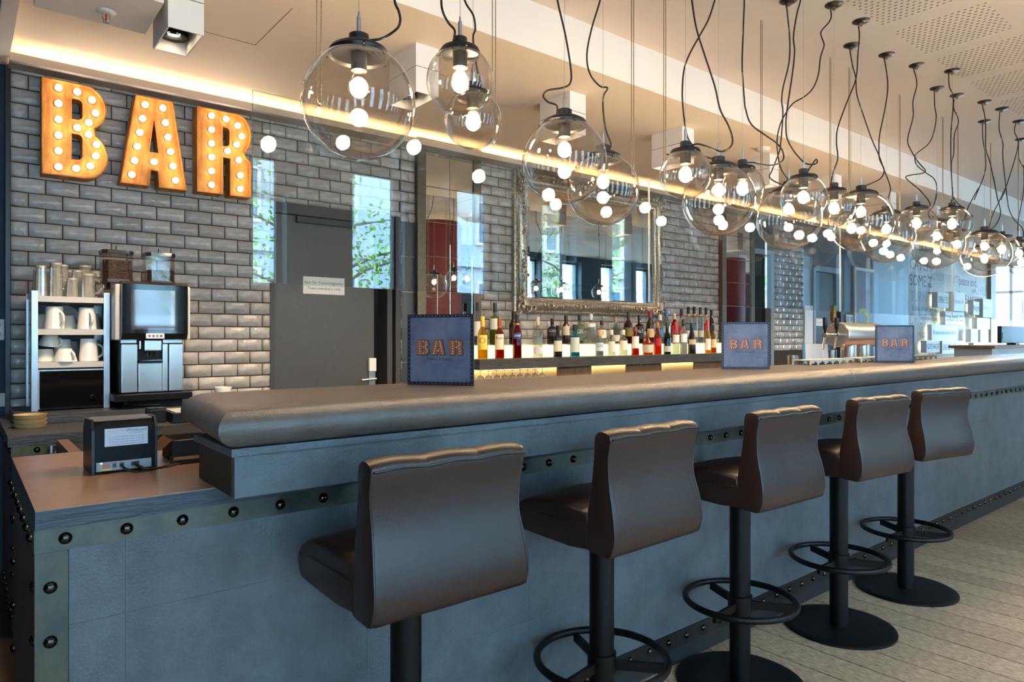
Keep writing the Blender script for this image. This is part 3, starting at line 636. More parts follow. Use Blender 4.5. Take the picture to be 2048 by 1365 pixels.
for i, (a, b, ch) in enumerate(PANES):
    t = thing('glass_screen', 'clear glass screen hanging on bead chains behind the bar top, %s from the left' % ORD[i], 'glass screen', ((a + b) / 2, GY, GZ0), 'hanging glass screens')
    mb = MB()
    mb.box(a, b, GY - 0.003, GY + 0.003, GZ0, GZ1)
    mb.mi = [1, 1, 0, 1, 0, 1]
    obj('pane', mb, [M_pane, M_edge], t)
    for x in ch:
        inst('bead_chain', chm, (x - (a + b) / 2, 0, GZ1 - GZ0), t)
        obj('hook', MB().tube([(x + 0.006 * math.cos(k * PI / 5), GY, GZ1 + 0.002 + 0.006 * math.sin(k * PI / 5)) for k in range(10)], 0.0012, 5, close=True), M_chrome, t, smooth=True)
        obj('ceiling_eye', MB().tube([(x + 0.008 * math.cos(k * PI / 5), GY, 2.990 + 0.008 * math.sin(k * PI / 5)) for k in range(10)], 0.0016, 5, close=True), M_white, t, smooth=True)

# ================================================================== door of the back wall
dr = struct('door_1', MB().box(1.575, 2.542, D + 0.12, D + 0.16, 0, 2.14), M_black, 'dark grey staff door in the brick wall', 'door')
M_door = mat('charcoal_door_leaf', (70, 69, 67), 0.42, noise=(40, 0.12))
obj('door_frame', MB().box(1.575, 1.607, D - 0.012, D + 0.12, 0, 2.14).box(2.43, 2.47, D - 0.012, D + 0.12, 0, 2.14).box(2.50, 2.542, D - 0.012, D + 0.12, 0, 2.14).box(1.607, 2.43, D - 0.012, D + 0.12, 2.07, 2.14), M_dark, dr)
lf = obj('door_leaf', MB().box(1.609, 2.33, D + 0.004, D + 0.05, 0.01, 2.065), M_door, dr)
obj('door_closer', MB().box(1.75, 2.40, D - 0.03, D + 0.004, 2.02, 2.06), M_black, dr)
obj('lock_case', MB().cbox(2.283, 2.338, D - 0.02, D + 0.004, 1.005, 1.10, 0.004), M_white, lf)
obj('lock_plate', MB().box(2.285, 2.335, D - 0.008, D + 0.004, 0.86, 1.005), M_steel, lf)
obj('lever_handle', MB().cyl((2.31, D - 0.045, 0.952), (2.31, D, 0.952), 0.009, n=12).cyl((2.325, D - 0.045, 0.952), (2.21, D - 0.045, 0.946), 0.0085, n=12), M_steel, lf, smooth=35)
pn = thing('paper_notice', 'white paper notice taped to the dark staff door', 'notice', (1.801, D + 0.002, 1.545))
obj('sheet', MB().box(1.801, 2.101, D + 0.001, D + 0.0035, 1.545, 1.662), mat('paper', (232, 230, 224), 0.7), pn)
M_ink = mat('grey_ink', (92, 92, 96), 0.7); M_ink2 = mat('black_ink', (30, 32, 36), 0.6)
for body, z in (('Nur für Teammitglieder', 1.622), ('Team members only', 1.584)):
    inst('lettering', text_mesh(body, 0.029, 0, 'CENTER', m=M_ink), (0.150, -0.0016, z - 1.545), pn)

# dark tiled strip between door and mirror pillar
ps = struct('trim_4', MB().box(2.542, 2.66, D - 0.012, D + 0.1, 0, 2.12), M_black, 'dark tiled strip between the staff door and the mirror pillar', 'trim')
for k in range(8): obj('tile', MB().cbox(2.548, 2.656, D - 0.020, D - 0.012, 0.02 + 0.262 * k, 0.02 + 0.262 * k + 0.256, 0.002), mat('dark_teal_tile', (52, 58, 60), 0.35), ps)

# ================================================================== mirror pillars
def pillar(name, x0, x1, label, cols, yoff=0.0):
    y = D - 0.05
    t = thing(name, label, 'pillar', ((x0 + x1) / 2, D, 0))
    obj('core', MB().box(x0, x1, y + 0.012, D + 0.05, 0, 2.745), M_bronze, t)
    fw = 0.072
    obj('frame_stile', MB().cbox(x0 - 0.003, x0 + fw, y - 0.012, y + 0.012, 0.0, 2.745, 0.004), M_bronze, t)
    obj('frame_stile', MB().cbox(x1 - fw, x1 + 0.003, y - 0.012, y + 0.012, 0.0, 2.745, 0.004), M_bronze, t)
    obj('frame_rail', MB().cbox(x0 + fw, x1 - fw, y - 0.012, y + 0.012, 2.655, 2.745, 0.004), M_bronze, t)
    a, b = x0 + fw, x1 - fw; cw = (b - a) / cols
    for c in range(cols):
        for r in range(10):
            z0 = 0.02 + r * 0.2635
            q = MB().cbox(a + c * cw + 0.0015, a + (c + 1) * cw - 0.0015, y + 0.0, y + 0.011, z0 + 0.0015, z0 + 0.262, 0.0018)
            # every mirror tile sits a trace out of true
            o = obj('mirror_tile', q, M_mirror, t)
    return t
pillar('mirror_pillar', 2.66, 3.245, 'mirror tiled pillar in a bronze frame between the staff door and the bottles', 2)
pillar('mirror_pillar', 6.56, 7.20, 'mirror tiled pillar in a bronze frame right of the bottle shelf', 2)
# opening right of the second pillar and the far dark door
d2 = struct('door_2', MB().box(7.2, 7.69, D + 0.10, D + 0.13, 0, 2.3), M_black, 'black glazed opening right of the second mirror pillar', 'door')
obj('door_frame', MB().box(7.62, 7.69, D - 0.02, D + 0.1, 0, 2.3).box(7.2, 7.62, D - 0.02, D + 0.1, 2.24, 2.3), mat('blue_grey_jamb'), d2)
obj('glazing', MB().box(7.22, 7.60, D + 0.04, D + 0.048, 0.02, 2.22), mat('black_gloss', (14, 15, 17), 0.06), d2)
d3 = struct('door_3', MB().box(8.70, 9.42, D + 0.03, D + 0.08, 0, 2.12), mat('near_black_door', (40, 40, 42), 0.35), 'near black door leaf beyond the beer tap', 'door')
obj('door_frame', MB().box(8.70, 9.42, D - 0.02, D + 0.08, 2.12, 2.19), mat('blue_grey_jamb'), d3)
pa = thing('paper_notice', 'small white notice on the near black door behind the beer tap', 'notice', (8.84, D + 0.03, 1.45))
obj('sheet', MB().box(8.80, 9.03, D + 0.022, D + 0.029, 1.40, 1.50), mat('paper'), pa)
inst('lettering', text_mesh('Team members only', 0.02, 0, 'CENTER', m=M_ink), (0.075, -0.0095, 0.0), pa)
sw = thing('light_switch', 'white double light switch plate on the dark wall by the poster', 'switch', (9.63, D - 0.012, 1.50))
obj('plate', MB().cbox(9.56, 9.76, D - 0.022, D - 0.010, 1.44, 1.565, 0.003), M_white, sw)
for k in range(2): obj('socket_insert', MB().box(9.575 + 0.095 * k, 9.65 + 0.095 * k, D - 0.0235, D - 0.021, 1.465, 1.54), mat('switch_grey', (96, 92, 92), 0.4), sw)
ns = thing('notice_board', 'pale notice panel beside the beer tap on the grey jamb', 'notice board', (8.50, D - 0.012, 1.2))
obj('panel', MB().cbox(8.42, 8.63, D - 0.025, D - 0.011, 1.02, 1.66, 0.003), mat('pale_panel', (205, 212, 216), 0.4), ns)
po = thing('framed_poster', 'white framed dark poster with pink scrawl and a yellow hook shape', 'poster', (10.1, D - 0.012, 1.3))
obj('frame', MB().box(9.79, 9.83, D - 0.035, D - 0.011, 1.30, 2.24).box(9.83, 10.42, D - 0.035, D - 0.011, 2.20, 2.24).box(9.83, 10.42, D - 0.035, D - 0.011, 1.30, 1.34), M_white, po)
obj('print', MB().box(9.83, 10.42, D - 0.022, D - 0.011, 1.34, 2.20), mat('poster_dark', (74, 66, 68), 0.4), po)
pink = mat('poster_pink', (170, 66, 96), 0.5)
me = text_mesh('JpSLE', 0.24, 0, 'CENTER', m=pink)
inst('lettering', me, (0.03, -0.0115, 0.55), po, (0, 0, 0), (0.8, 1, 1))
obj('yellow_shape', MB().prism(arc(10.06, 1.50, 0.20, 0.17, 130, -60, 14) + list(reversed(arc(10.06, 1.50, 0.13, 0.105, 130, -60, 14))), D - 0.0235, D - 0.0222), mat('poster_yellow', (206, 190, 60), 0.5), po)

# ================================================================== mural: lettering and lit boxes
def wall_text(body, x, z, size, xs=1.0, m=None, align='LEFT', shear=0.0):
    o = inst('lettering', text_mesh(body, size, 0, align, xs, shear, m=m or M_tx), (x, D - 0.0018, z), mural); return o
M_tx = mat('grey_lettering', (104, 112, 118), 0.6); M_tx2 = mat('dark_lettering', (44, 54, 62), 0.6); M_tx3 = mat('pale_lettering', (150, 158, 164), 0.6); M_pur = mat('purple_lettering', (112, 70, 150), 0.5)
wall_text('CATCH', 11.75, 2.42, 0.26, m=M_tx); wall_text('SOME Z', 11.75, 2.16, 0.26, m=M_tx2)
for k in range(9): wall_text('Z', 12.48 + k * 0.165 + (k > 0) * 0.06, 2.03 - (k == 0) * -0.02 - (k > 0) * 0.13 + k * 0.012, 0.24 if k == 0 else 0.19, m=M_tx2)
wall_text('zs', 13.95, 2.01, 0.17, m=M_tx2)
wall_text('Schlummern', 12.55, 2.30, 0.30, 0.9, m=M_tx3, shear=0.3); wall_text('peace and', 13.9, 2.26, 0.22, 1.0, m=M_tx2); wall_text('quiet', 14.55, 2.12, 0.12, m=M_tx2)
wall_text('TURN IN', 11.78, 1.90, 0.24, m=M_tx3); wall_text('Schlafe drüber und du', 11.84, 1.715, 0.115, m=M_tx2); wall_text('wirst eine Lösung finden', 12.17, 1.565, 0.11, m=M_tx2)
wall_text('DROP', 11.76, 1.53, 0.25, m=M_tx3); wall_text('OFF', 12.05, 1.25, 0.2, m=M_tx3)
wall_text('DREAM ON', 13.9, 1.93, 0.22, m=M_tx); wall_text('& ON', 14.25, 1.70, 0.22, m=M_tx); wall_text('CHILL OUT', 14.72, 2.12, 0.24, m=M_tx3)
wall_text('Z ZZZ', 14.6, 1.93, 0.2, m=M_tx3); wall_text('SWEET', 14.85, 1.80, 0.2, m=M_tx3)
wall_text('HEAVY', 14.0, 0.98, 0.22, m=M_tx2); wall_text('eyes', 14.08, 0.80, 0.22, m=M_tx, shear=0.2); wall_text('DRIFT', 14.75, 0.85, 0.2, m=M_tx3); wall_text('OFF', 15.1, 0.62, 0.16, m=M_tx3)
wall_text('Es gibt eine Zeit für viele Worte und es', 12.50, 0.96, 0.125, 0.92, m=M_tx); wall_text('gibt auch eine Zeit für den Schlaf.', 12.50, 0.80, 0.125, 0.92, m=M_tx)
wall_text('Oh Schlaf! Du bist so süß', 14.1, 0.62, 0.11, m=M_tx)
M_boxw = mat('white_sign_box', (222, 226, 228), 0.45)
M_glow = emis('sign_backlight', (1.0, 0.95, 0.62), 5.0)
# (x0, x1, z0, z1, depth, text, style)
BOX = [(12.56, 13.06, 1.74, 2.00, .12, 'OPEN EYES', 'k'), (13.16, 13.68, 1.70, 2.03, .16, 'Premier Inn', 'p'), (12.90, 13.78, 1.46, 1.69, .12, 'SCHLUMMER ZZZ', 'k'), (12.37, 13.52, 1.20, 1.46, .10, 'Wir sind aus solchem Stoff wie Träume sind', 'g'), (12.10, 12.66, 1.00, 1.195, .12, 'GUTE NACHT', 'k'), (12.70, 13.78, 0.97, 1.19, .14, 'SNOOZE GUTEN MORGEN', 'k'),
       (14.24, 14.56, 1.66, 1.90, .12, 'Night', 'k'), (14.62, 15.10, 1.62, 1.96, .16, 'Premier Inn', 'p'), (14.44, 15.14, 1.40, 1.61, .12, 'Bettgeflüster', 'k'), (14.12, 14.48, 1.16, 1.40, .12, 'DOWN', 'k'), (14.55, 14.98, 1.16, 1.39, .14, 'SCHLAF GUT', 'k'), (14.26, 15.20, 0.96, 1.15, .12, 'Zzzzz  schlaf schön', 'k')]
for i, (a, b, z0, z1, dp, tx, stl) in enumerate(BOX):
    t = thing('sign_box', 'white backlit mural box reading %s' % (tx if stl != 'p' else ('a hotel name in purple, %s cluster' % ('left' if a < 14 else 'right'))), 'sign', ((a + b) / 2, D, z0), 'backlit boxes on the mural wall')
    obj('box', MB().cbox(a, b, D - dp, D - 0.03, z0, z1, 0.004), M_boxw, t)
    obj('backlight', MB().box(a + 0.05, b - 0.05, D - 0.029, D - 0.012, z0 + 0.05, z1 - 0.05), M_glow, t)
    w_ = b - a; n_ = len(tx)
    size = {'k': (z1 - z0) * 0.62, 'p': (z1 - z0) * 0.36, 'g': (z1 - z0) * 0.42}[stl]
    me = text_mesh(tx, size, 0, 'CENTER', m={'k': M_tx2, 'p': M_pur, 'g': M_tx}[stl])
    mx = max(v.co.x for v in me.vertices) - min(v.co.x for v in me.vertices); k = min(1.0, w_ * 0.9 / mx)
    me.transform(Matrix.Diagonal((k, 1, 1, 1)))
    inst('lettering', me, (0, -dp - 0.0012, (z1 - z0) / 2), t)
    if stl == 'p':
        mo = MB(); pts = arc(0, 0, 0.055, 0.055, -70, 110, 10) + list(reversed(arc(-0.02, 0.012, 0.045, 0.05, -62, 100, 10)))
        mo.prism([(u, v) for u, v in pts], -0.002, 0.0); inst('moon_mark', mo.mesh('moon_mark', mat('moon_white', (250, 250, 250), 0.3, emit=0.3, ecol=(1, 1, 1))), (w_ * 0.40, -dp - 0.0008, (z1 - z0) * 0.55), t)

# ================================================================== marquee letters
def P2(z, x0, x1, w_, top, slope, hgt):
    return lambda x, y: ((x - x0) / (x1 - x0) * w_, 0.51 * (1 - (y - (top + slope * (x - x0))) / hgt))
B_out = [(0, 0)] + [(0.17, 0)] + arc(0.195, 0.128, 0.108, 0.128, -90, 62, 14) + arc(0.190, 0.388, 0.106, 0.122, -62, 90, 12) + [(0.17, 0.51), (0, 0.51)]
B_h1 = [(0.135, 0.100), (0.160, 0.100)] + arc(0.160, 0.120, 0.024, 0.02, -90, 0, 3) + [(0.184, 0.21)] + arc(0.160, 0.217, 0.024, 0.02, 0, 90, 3) + [(0.135, 0.237)]
B_h2 = [(0.135, 0.317), (0.160, 0.317)] + arc(0.160, 0.337, 0.024, 0.02, -90, 0, 3) + [(0.184, 0.40)] + arc(0.160, 0.406, 0.024, 0.02, 0, 90, 3) + [(0.135, 0.426)]
A_out = [(0, 0), (0.148, 0), (0.156, 0.092), (0.190, 0.092), (0.198, 0), (0.347, 0), (0.272, 0.51), (0.078, 0.51)]
A_h1 = [(0.150, 0.200), (0.197, 0.200), (0.1735, 0.392)]
R_out = [(0, 0), (0.150, 0), (0.150, 0.225), (0.190, 0.225), (0.190, 0), (0.318, 0)] + [(0.318, 0.19)] + arc(0.270, 0.205, 0.048, 0.045, 0, 70, 6) + arc(0.235, 0.385, 0.085, 0.125, -62, 90, 14) + [(0.17, 0.51), (0, 0.51)]
R_h1 = [(0.150, 0.300), (0.165, 0.300)] + arc(0.166, 0.320, 0.024, 0.02, -90, 0, 3) + [(0.190, 0.39)] + arc(0.166, 0.396, 0.024, 0.02, 0, 90, 3) + [(0.150, 0.416)]
B_b = [(.075, .47), (.075, .386), (.075, .301), (.075, .217), (.075, .133), (.075, .048), (.16, .467), (.228, .438), (.245, .37), (.213, .311), (.16, .274), (.213, .246), (.250, .198), (.246, .135), (.22, .0755), (.155, .052)]
A_b = [(.1735 - .046 - .0135 * k, .465 - .082 * k) for k in range(6)] + [(.1735 + .046 + .0135 * k, .465 - .082 * k) for k in range(6)] + [(.1735, .146)]
R_b = [(.085, .47 - .0835 * k) for k in range(6)] + [(.17, .467), (.238, .440), (.262, .378), (.232, .322), (.178, .272), (.245, .228), (.254, .135), (.254, .05)]
def face_mesh(loops):
    cu = bpy.data.curves.new('face', 'CURVE'); cu.dimensions = '2D'; cu.fill_mode = 'BOTH'; cu.extrude = 0.004
    for lp in loops:
        s_ = cu.splines.new('POLY'); s_.points.add(len(lp) - 1); s_.use_cyclic_u = True
        for q, (u, v) in zip(s_.points, lp): q.co = (u, v, 0, 1)
    t = bpy.data.objects.new('face', cu)
    me = bpy.data.meshes.new_from_object(t)
    bpy.data.objects.remove(t); bpy.data.curves.remove(cu)
    me.transform(Matrix(((1, 0, 0, 0), (0, 0, -1, 0), (0, 1, 0, 0), (0, 0, 0, 1)))); me.materials.clear(); me.materials.append(M_gold); return me
def wall_loop(lp, y0, y1, th):
    n = len(lp); ar = sum(lp[i][0] * lp[(i + 1) % n][1] - lp[(i + 1) % n][0] * lp[i][1] for i in range(n)); sg = 1 if ar > 0 else -1
    inn = []
    for i in range(n):
        a, b, c = Vector(lp[i - 1]), Vector(lp[i]), Vector(lp[(i + 1) % n])
        d1 = (b - a).normalized() if (b - a).length > 1e-7 else Vector((1, 0)); d2 = (c - b).normalized() if (c - b).length > 1e-7 else d1
        nn = Vector((-(d1.y + d2.y), d1.x + d2.x)); nn = nn.normalized() if nn.length > 1e-5 else Vector((-d1.y, d1.x))
        inn.append(b + nn * th * sg)
    mb = MB(); vs = []
    for L_, y in ((lp, y0), (lp, y1), (inn, y1), (inn, y0)): vs += [(p[0], y, p[1]) for p in L_]
    fs = []
    for k in range(4):
        for i in range(n): fs.append((k * n + i, k * n + (i + 1) % n, ((k + 1) % 4) * n + (i + 1) % n, ((k + 1) % 4) * n + i))
    mb._add(vs, fs); return mb
mq = MB().sphere((0, -0.007, 0), 0.0165, 12, 8, (1, 0.8, 1)); mqm = mq.mesh('bulb', M_marq, smooth=80)
mqs = MB().cyl((0, 0.004, 0), (0, -0.004, 0), 0.0195, n=14).mesh('bulb_collar', mat('bulb_collar_brass', (190, 150, 90), 0.3, metal=0.8), smooth=35)
for nm, x0, z0, outer, holes, bl in (('B', 0.337, 2.112, B_out, [B_h1, B_h2], B_b), ('A', 0.6986, 2.115, A_out, [A_h1], A_b), ('R', 1.101, 2.12, R_out, [R_h1], R_b)):
    t = thing('marquee_letter', 'rusty gold marquee letter %s studded with lit bulbs on the brick wall' % nm, 'marquee letter', (x0, D - 0.012, z0), 'marquee letters spelling the bar sign')
    inst('letter_face', face_mesh([outer] + holes), (0, -0.082, 0), t)
    wl = wall_loop(outer, 0.0, -0.108, 0.007)
    for h in holes:
        q = wall_loop(h, 0.0, -0.096, -0.004); wl._add(q.v, q.f)
    obj('letter_rim', wl, M_gold, t, local=True)
    for u, v in bl:
        c_ = inst('bulb_collar', mqs, (u, -0.09, v), t); inst('bulb', mqm, (0, -0.006, 0), c_)

# ================================================================== silver framed mirror
mx0, mx1, mz0, mz1 = 3.60, 5.52, 1.455, 2.655
mr = thing('wall_mirror', 'large wall mirror in an ornate silver frame above the bottles', 'mirror', ((mx0 + mx1) / 2, D, mz0))
obj('mirror_glass', MB().box(mx0 + 0.13, mx1 - 0.13, D - 0.052, D - 0.046, mz0 + 0.13, mz1 - 0.13), M_mirror, mr)
# the bevel: a sloped border strip
bv = MB(); a, b, c, d_ = mx0 + 0.13, mx1 - 0.13, mz0 + 0.13, mz1 - 0.13; e = 0.03
o_ = [(a, c), (b, c), (b, d_), (a, d_)]; i_ = [(a + e, c + e), (b - e, c + e), (b - e, d_ - e), (a + e, d_ - e)]
for k in range(4):
    l = (k + 1) % 4; bv.quad((o_[k][0], D - 0.0525, o_[k][1]), (o_[l][0], D - 0.0525, o_[l][1]), (i_[l][0], D - 0.0545, i_[l][1]), (i_[k][0], D - 0.0545, i_[k][1]))
obj('bevel', bv, M_mirror, mr)
# moulding: profile of (distance from outer edge, height off the wall)
mp = [(0.0, 0.0), (0.0, 0.040), (0.012, 0.050), (0.024, 0.046), (0.034, 0.060), (0.060, 0.084), (0.082, 0.090), (0.096, 0.080), (0.104, 0.066), (0.118, 0.064), (0.130, 0.056), (0.135, 0.046), (0.135, 0.0)]
mb = MB(); cs = [(mx0, mz0, 1, 1), (mx1, mz0, -1, 1), (mx1, mz1, -1, -1), (mx0, mz1, 1, -1)]; n = len(mp)
vs = [(cx + sx * q, D - 0.006 - h, cz + sz * q) for cx, cz, sx, sz in cs for q, h in mp]; fs = []
for k in range(4):
    for i in range(n - 1): fs.append((k * n + i, k * n + i + 1, ((k + 1) % 4) * n + i + 1, ((k + 1) % 4) * n + i))
mb._add(vs, fs); obj('frame_moulding', mb, M_frame, mr, smooth=50)
bd = MB()
for q, h, st_, r in ((0.018, 0.050, 0.021, 0.0085), (0.111, 0.068, 0.016, 0.0065)):
    x = mx0 + q
    while x <= mx1 - q:
        for z in (mz0 + q, mz1 - q): bd.sphere((x, D - 0.006 - h, z), r, 6, 4)
        x += st_
    z = mz0 + q
    while z <= mz1 - q:
        for x in (mx0 + q, mx1 - q): bd.sphere((x, D - 0.006 - h, z), r, 6, 4)
        z += st_
o = obj('beading', bd, M_frame, mr, smooth=True); o['kind'] = 'stuff'
def scroll(c, r, turns, a0, dirn, th):
    pts = []; rs = []; N = 18
    for k in range(N + 1):
        u = k / N; a = a0 + dirn * turns * 2 * PI * u; rr = r * (1 - 0.82 * u)
        pts.append((c[0] + rr * math.cos(a), c[1] - 0.006 * math.sin(u * PI), c[2] + rr * math.sin(a))); rs.append(th * (1 - 0.55 * u))
    return pts, rs
def ornament(cx, cz, sx, sz, big=True):
    m_ = MB(); y = D - 0.090
    k = 1.0 if big else 0.62
    for (dx, dz, r, tn, a0, dr) in ((0.055, 0.055, 0.052, 1.3, 0.4, 1), (0.125, 0.045, 0.042, 1.2, 2.6, -1), (0.045, 0.125, 0.042, 1.2, -1.0, 1), (0.185, 0.05, 0.03, 1.1, 2.9, -1), (0.05, 0.185, 0.03, 1.1, -1.2, 1), (0.02, 0.02, 0.03, 1.0, 3.6, 1)):
        p_, r_ = scroll((dx * k, 0, dz * k), r * k, tn, a0, dr, 0.013 * k)
        m_.tube(p_, 0.01, 6, r_)
    for q in range(9):
        a = q / 8 * PI / 2; L_ = 0.06 + 0.02 * math.cos(q * 2.1)
        p0 = Vector((0.075 * k, -0.008, 0.075 * k)); dv = Vector((math.cos(a), 0, math.sin(a)))
        m_.tube([p0 - dv * 0.02 * k, p0 + dv * L_ * 0.4 * k + Vector((0, -0.012, 0)), p0 + dv * L_ * k], 0.01, 6, [0.004 * k, 0.012 * k, 0.002])
    m_.sphere((0.06 * k, -0.012, 0.06 * k), 0.022 * k, 10, 6)
    m_.xf(Matrix.Translation((cx, y, cz)) @ Matrix.Diagonal((sx, 1, sz, 1)))
    return m_
for cx, cz, sx, sz in cs: obj('corner_ornament', ornament(cx - sx * 0.012, cz - sz * 0.012, sx, sz), M_frame, mr, smooth=60)
def mid_orn(cx, cz, vert):
    m_ = MB()
    for sg in (-1, 1):
        for (dx, dz, r, tn, a0) in ((0.035, 0.0, 0.028, 1.2, 2.6), (0.085, 0.008, 0.022, 1.1, 3.0), (0.12, -0.004, 0.014, 1.0, 2.4)):
            p_, r_ = scroll((dx, 0, dz), r, tn, a0, -1, 0.008); m2 = MB().tube(p_, 0.01, 6, r_); m2.xf(Matrix.Diagonal((sg, 1, 1, 1))); m_._add(m2.v, m2.f)
    m_.sphere((0, -0.012, 0), 0.02, 10, 6)
    m_.xf(Matrix.Translation((cx, D - 0.092, cz)) @ (Matrix.Rotation(PI / 2, 4, 'Y') if vert else Matrix.Identity(4)))
    return m_
for k in range(4): 
    obj('frame_ornament', mid_orn(mx0 + (mx1 - mx0) * (0.2 + 0.2 * k), mz0 + 0.065, False), M_frame, mr, smooth=60); obj('frame_ornament', mid_orn(mx0 + (mx1 - mx0) * (0.2 + 0.2 * k), mz1 - 0.065, False), M_frame, mr, smooth=60)
for x in (mx0 + 0.065, mx1 - 0.065):
    for z in (1.85, 2.25): obj('frame_ornament', mid_orn(x, z, True), M_frame, mr, smooth=60)

# ================================================================== ceiling spots, air box, sprinkler
def spot_box(x, label):
    t = thing('ceiling_spot', label, 'spotlight', (x, 3.14, 2.75), 'twin spotlight boxes on the soffit')
    w2 = 0.068; y0, y1 = 3.0, 3.275; z0 = 2.50
    h = MB()
    for a, b, c, d_ in ((x - w2, x - w2 + 0.006, y0, y1), (x + w2 - 0.006, x + w2, y0, y1), (x - w2 + 0.006, x + w2 - 0.006, y0, y0 + 0.006), (x - w2 + 0.006, x + w2 - 0.006, y1 - 0.006, y1)): h.box(a, b, c, d_, z0, 2.63)
    obj('lamp_housing', h, M_white, t)
    obj('upper_housing', MB().box(x - w2, x + w2, y0, y1, 2.634, 2.7495), M_white, t)
    obj('shadow_gap', MB().box(x - w2 + 0.004, x + w2 - 0.004, y0 + 0.004, y1 - 0.004, 2.6285, 2.6345), M_black, t)
    for yy in (3.068, 3.207):
        lp = obj('lamp', MB().lathe([(0.056, z0 + 0.045), (0.057, z0 + 0.06), (0.03, z0 + 0.10), (0.0001, z0 + 0.11)], (x, yy, 0), 20), M_black, t, smooth=40)
        for r in (0.054, 0.044, 0.034): obj('louvre_ring', MB().tube([(x + r * math.cos(2 * PI * k / 24), yy + r * math.sin(2 * PI * k / 24), z0 + 0.047) for k in range(24)], 0.002, 5, close=True), M_blackm, lp, smooth=True)
        obj('emitter', MB().lathe([(0.0001, z0 + 0.058), (0.026, z0 + 0.058), (0.026, z0 + 0.066)], (x, yy, 0), 16), emis('lit_spot', (1.0, 0.80, 0.56), 9), lp)
    for yy in (3.068, 3.207):
        l = bpy.data.lights.new('spot_beam', 'SPOT'); l.energy = SPOT; l.color = (1.0, 0.74, 0.48); l.spot_size = math.radians(78); l.spot_blend = 0.8; l.shadow_soft_size = 0.03
        lo = bpy.data.objects.new('spot_beam', l); COL.objects.link(lo); lo.parent = t; lo.location = (0, yy - 3.14, 2.502 - 2.75); lo.rotation_euler = (math.radians(20), 0, 0)
for i, x in enumerate((0.72, 1.87, 2.95, 4.05, 5.2, 6.3, 7.5, 8.7)):
    spot_box(x, 'white twin spotlight box on the soffit, %s' % ('above the gold letter sign' if i == 0 else '%s from the left' % ORD[i]))
ab = thing('air_outlet_box', 'white air duct box under the soffit at the top left', 'duct box', (0.42, 3.16, 2.75))
obj('box', MB().box(0.228, 0.62, 2.92, 3.27, 2.552, 2.7495), M_white, ab)
sp = thing('sprinkler', 'small sprinkler head with a red glass bulb under the duct box', 'sprinkler', (0.456, 3.14, 2.552))
obj('rosette', MB().lathe([(0.0001, 2.545), (0.02, 2.543), (0.034, 2.548), (0.036, 2.5515)], (0.456, 3.14, 0), 24), M_white, sp, smooth=50)
obj('yoke', MB().tube([(0.445, 3.14, 2.544), (0.442, 3.14, 2.53), (0.449, 3.14, 2.515), (0.456, 3.14, 2.511), (0.463, 3.14, 2.515), (0.470, 3.14, 2.53), (0.467, 3.14, 2.544)], 0.0025, 6), M_chrome, sp, smooth=True)
obj('heat_bulb', MB().cyl((0.456, 3.14, 2.542), (0.456, 3.14, 2.513), 0.003, n=8), mat('red_bulb', (190, 20, 24), 0.2), sp)
obj('deflector', MB().cyl((0.456, 3.14, 2.511), (0.456, 3.14, 2.508), 0.013, n=14), M_chrome, sp)
sd = thing('smoke_detector', 'round white smoke detector on the soffit over the back bar', 'smoke detector', (4.95, 2.95, 2.75))
obj('housing', MB().lathe([(0.0001, 2.715), (0.03, 2.716), (0.05, 2.728), (0.055, 2.7495)], (4.95, 2.95, 0), 24), M_white, sd, smooth=50)

# ================================================================== rear counter at the left with the coffee station
rc = thing('rear_counter', 'dark rear counter with riveted end panel under the coffee machine', 'counter', (0.16, 3.48, 0))
obj('worktop', MB().box(0.155, 2.62, 3.48, D - 0.035, 0.797, 0.840), M_slab, rc)
obj('carcass', MB().box(0.175, 2.62, 3.50, D - 0.035, 0.0, 0.797), M_wood, rc)
obj('metal_strip', MB().box(0.172, 0.45, 3.494, 3.50, 0.755, 0.797), mat('olive_brass_strip', (120, 110, 76), 0.4, metal=0.7, noise=(14, 0.4)), rc)
obj('metal_strip', MB().box(0.167, 0.175, 3.50, D - 0.03, 0.755, 0.797), M_brass, rc)
rivets(rc, [(0.255, 3.494, 0.776)])
rivets(rc, [(0.167, 3.55 + 0.1 * k, 0.776) for k in range(9)], (0, 0, -PI / 2))
rivets(rc, [(0.175, 3.53, 0.70 - 0.11 * k) for k in range(6)], (0, 0, -PI / 2))
rivets(rc, [(0.175, 3.60 + 0.1 * k, 0.06) for k in range(8)], (0, 0, -PI / 2))
pl = thing('coffee_platform', 'thick dark plinth board carrying the mug rack and coffee machine', 'plinth', (0.2, 3.88, 0.84))
obj('board', MB().cbox(0.203, 1.45, 3.88, D - 0.03, 0.8402, 0.886, 0.002), M_slab, pl)
# hinged flap and bolt in the gap
hb = thing('flap_support', 'narrow wooden bearer bridging the gap between the two counters', 'wooden bearer', (0.34, 2.9, 0.80))
obj('batten', MB().box(0.322, 0.362, 2.40, 3.46, 0.775, 0.815), mat('reddish_batten', (104, 70, 52), 0.5, noise=(8, 0.2)), hb)
obj('bolt_barrel', MB().cyl((0.300, 3.42, 0.70), (0.300, 3.42, 0.80), 0.017, n=16), M_steel, hb, smooth=35)
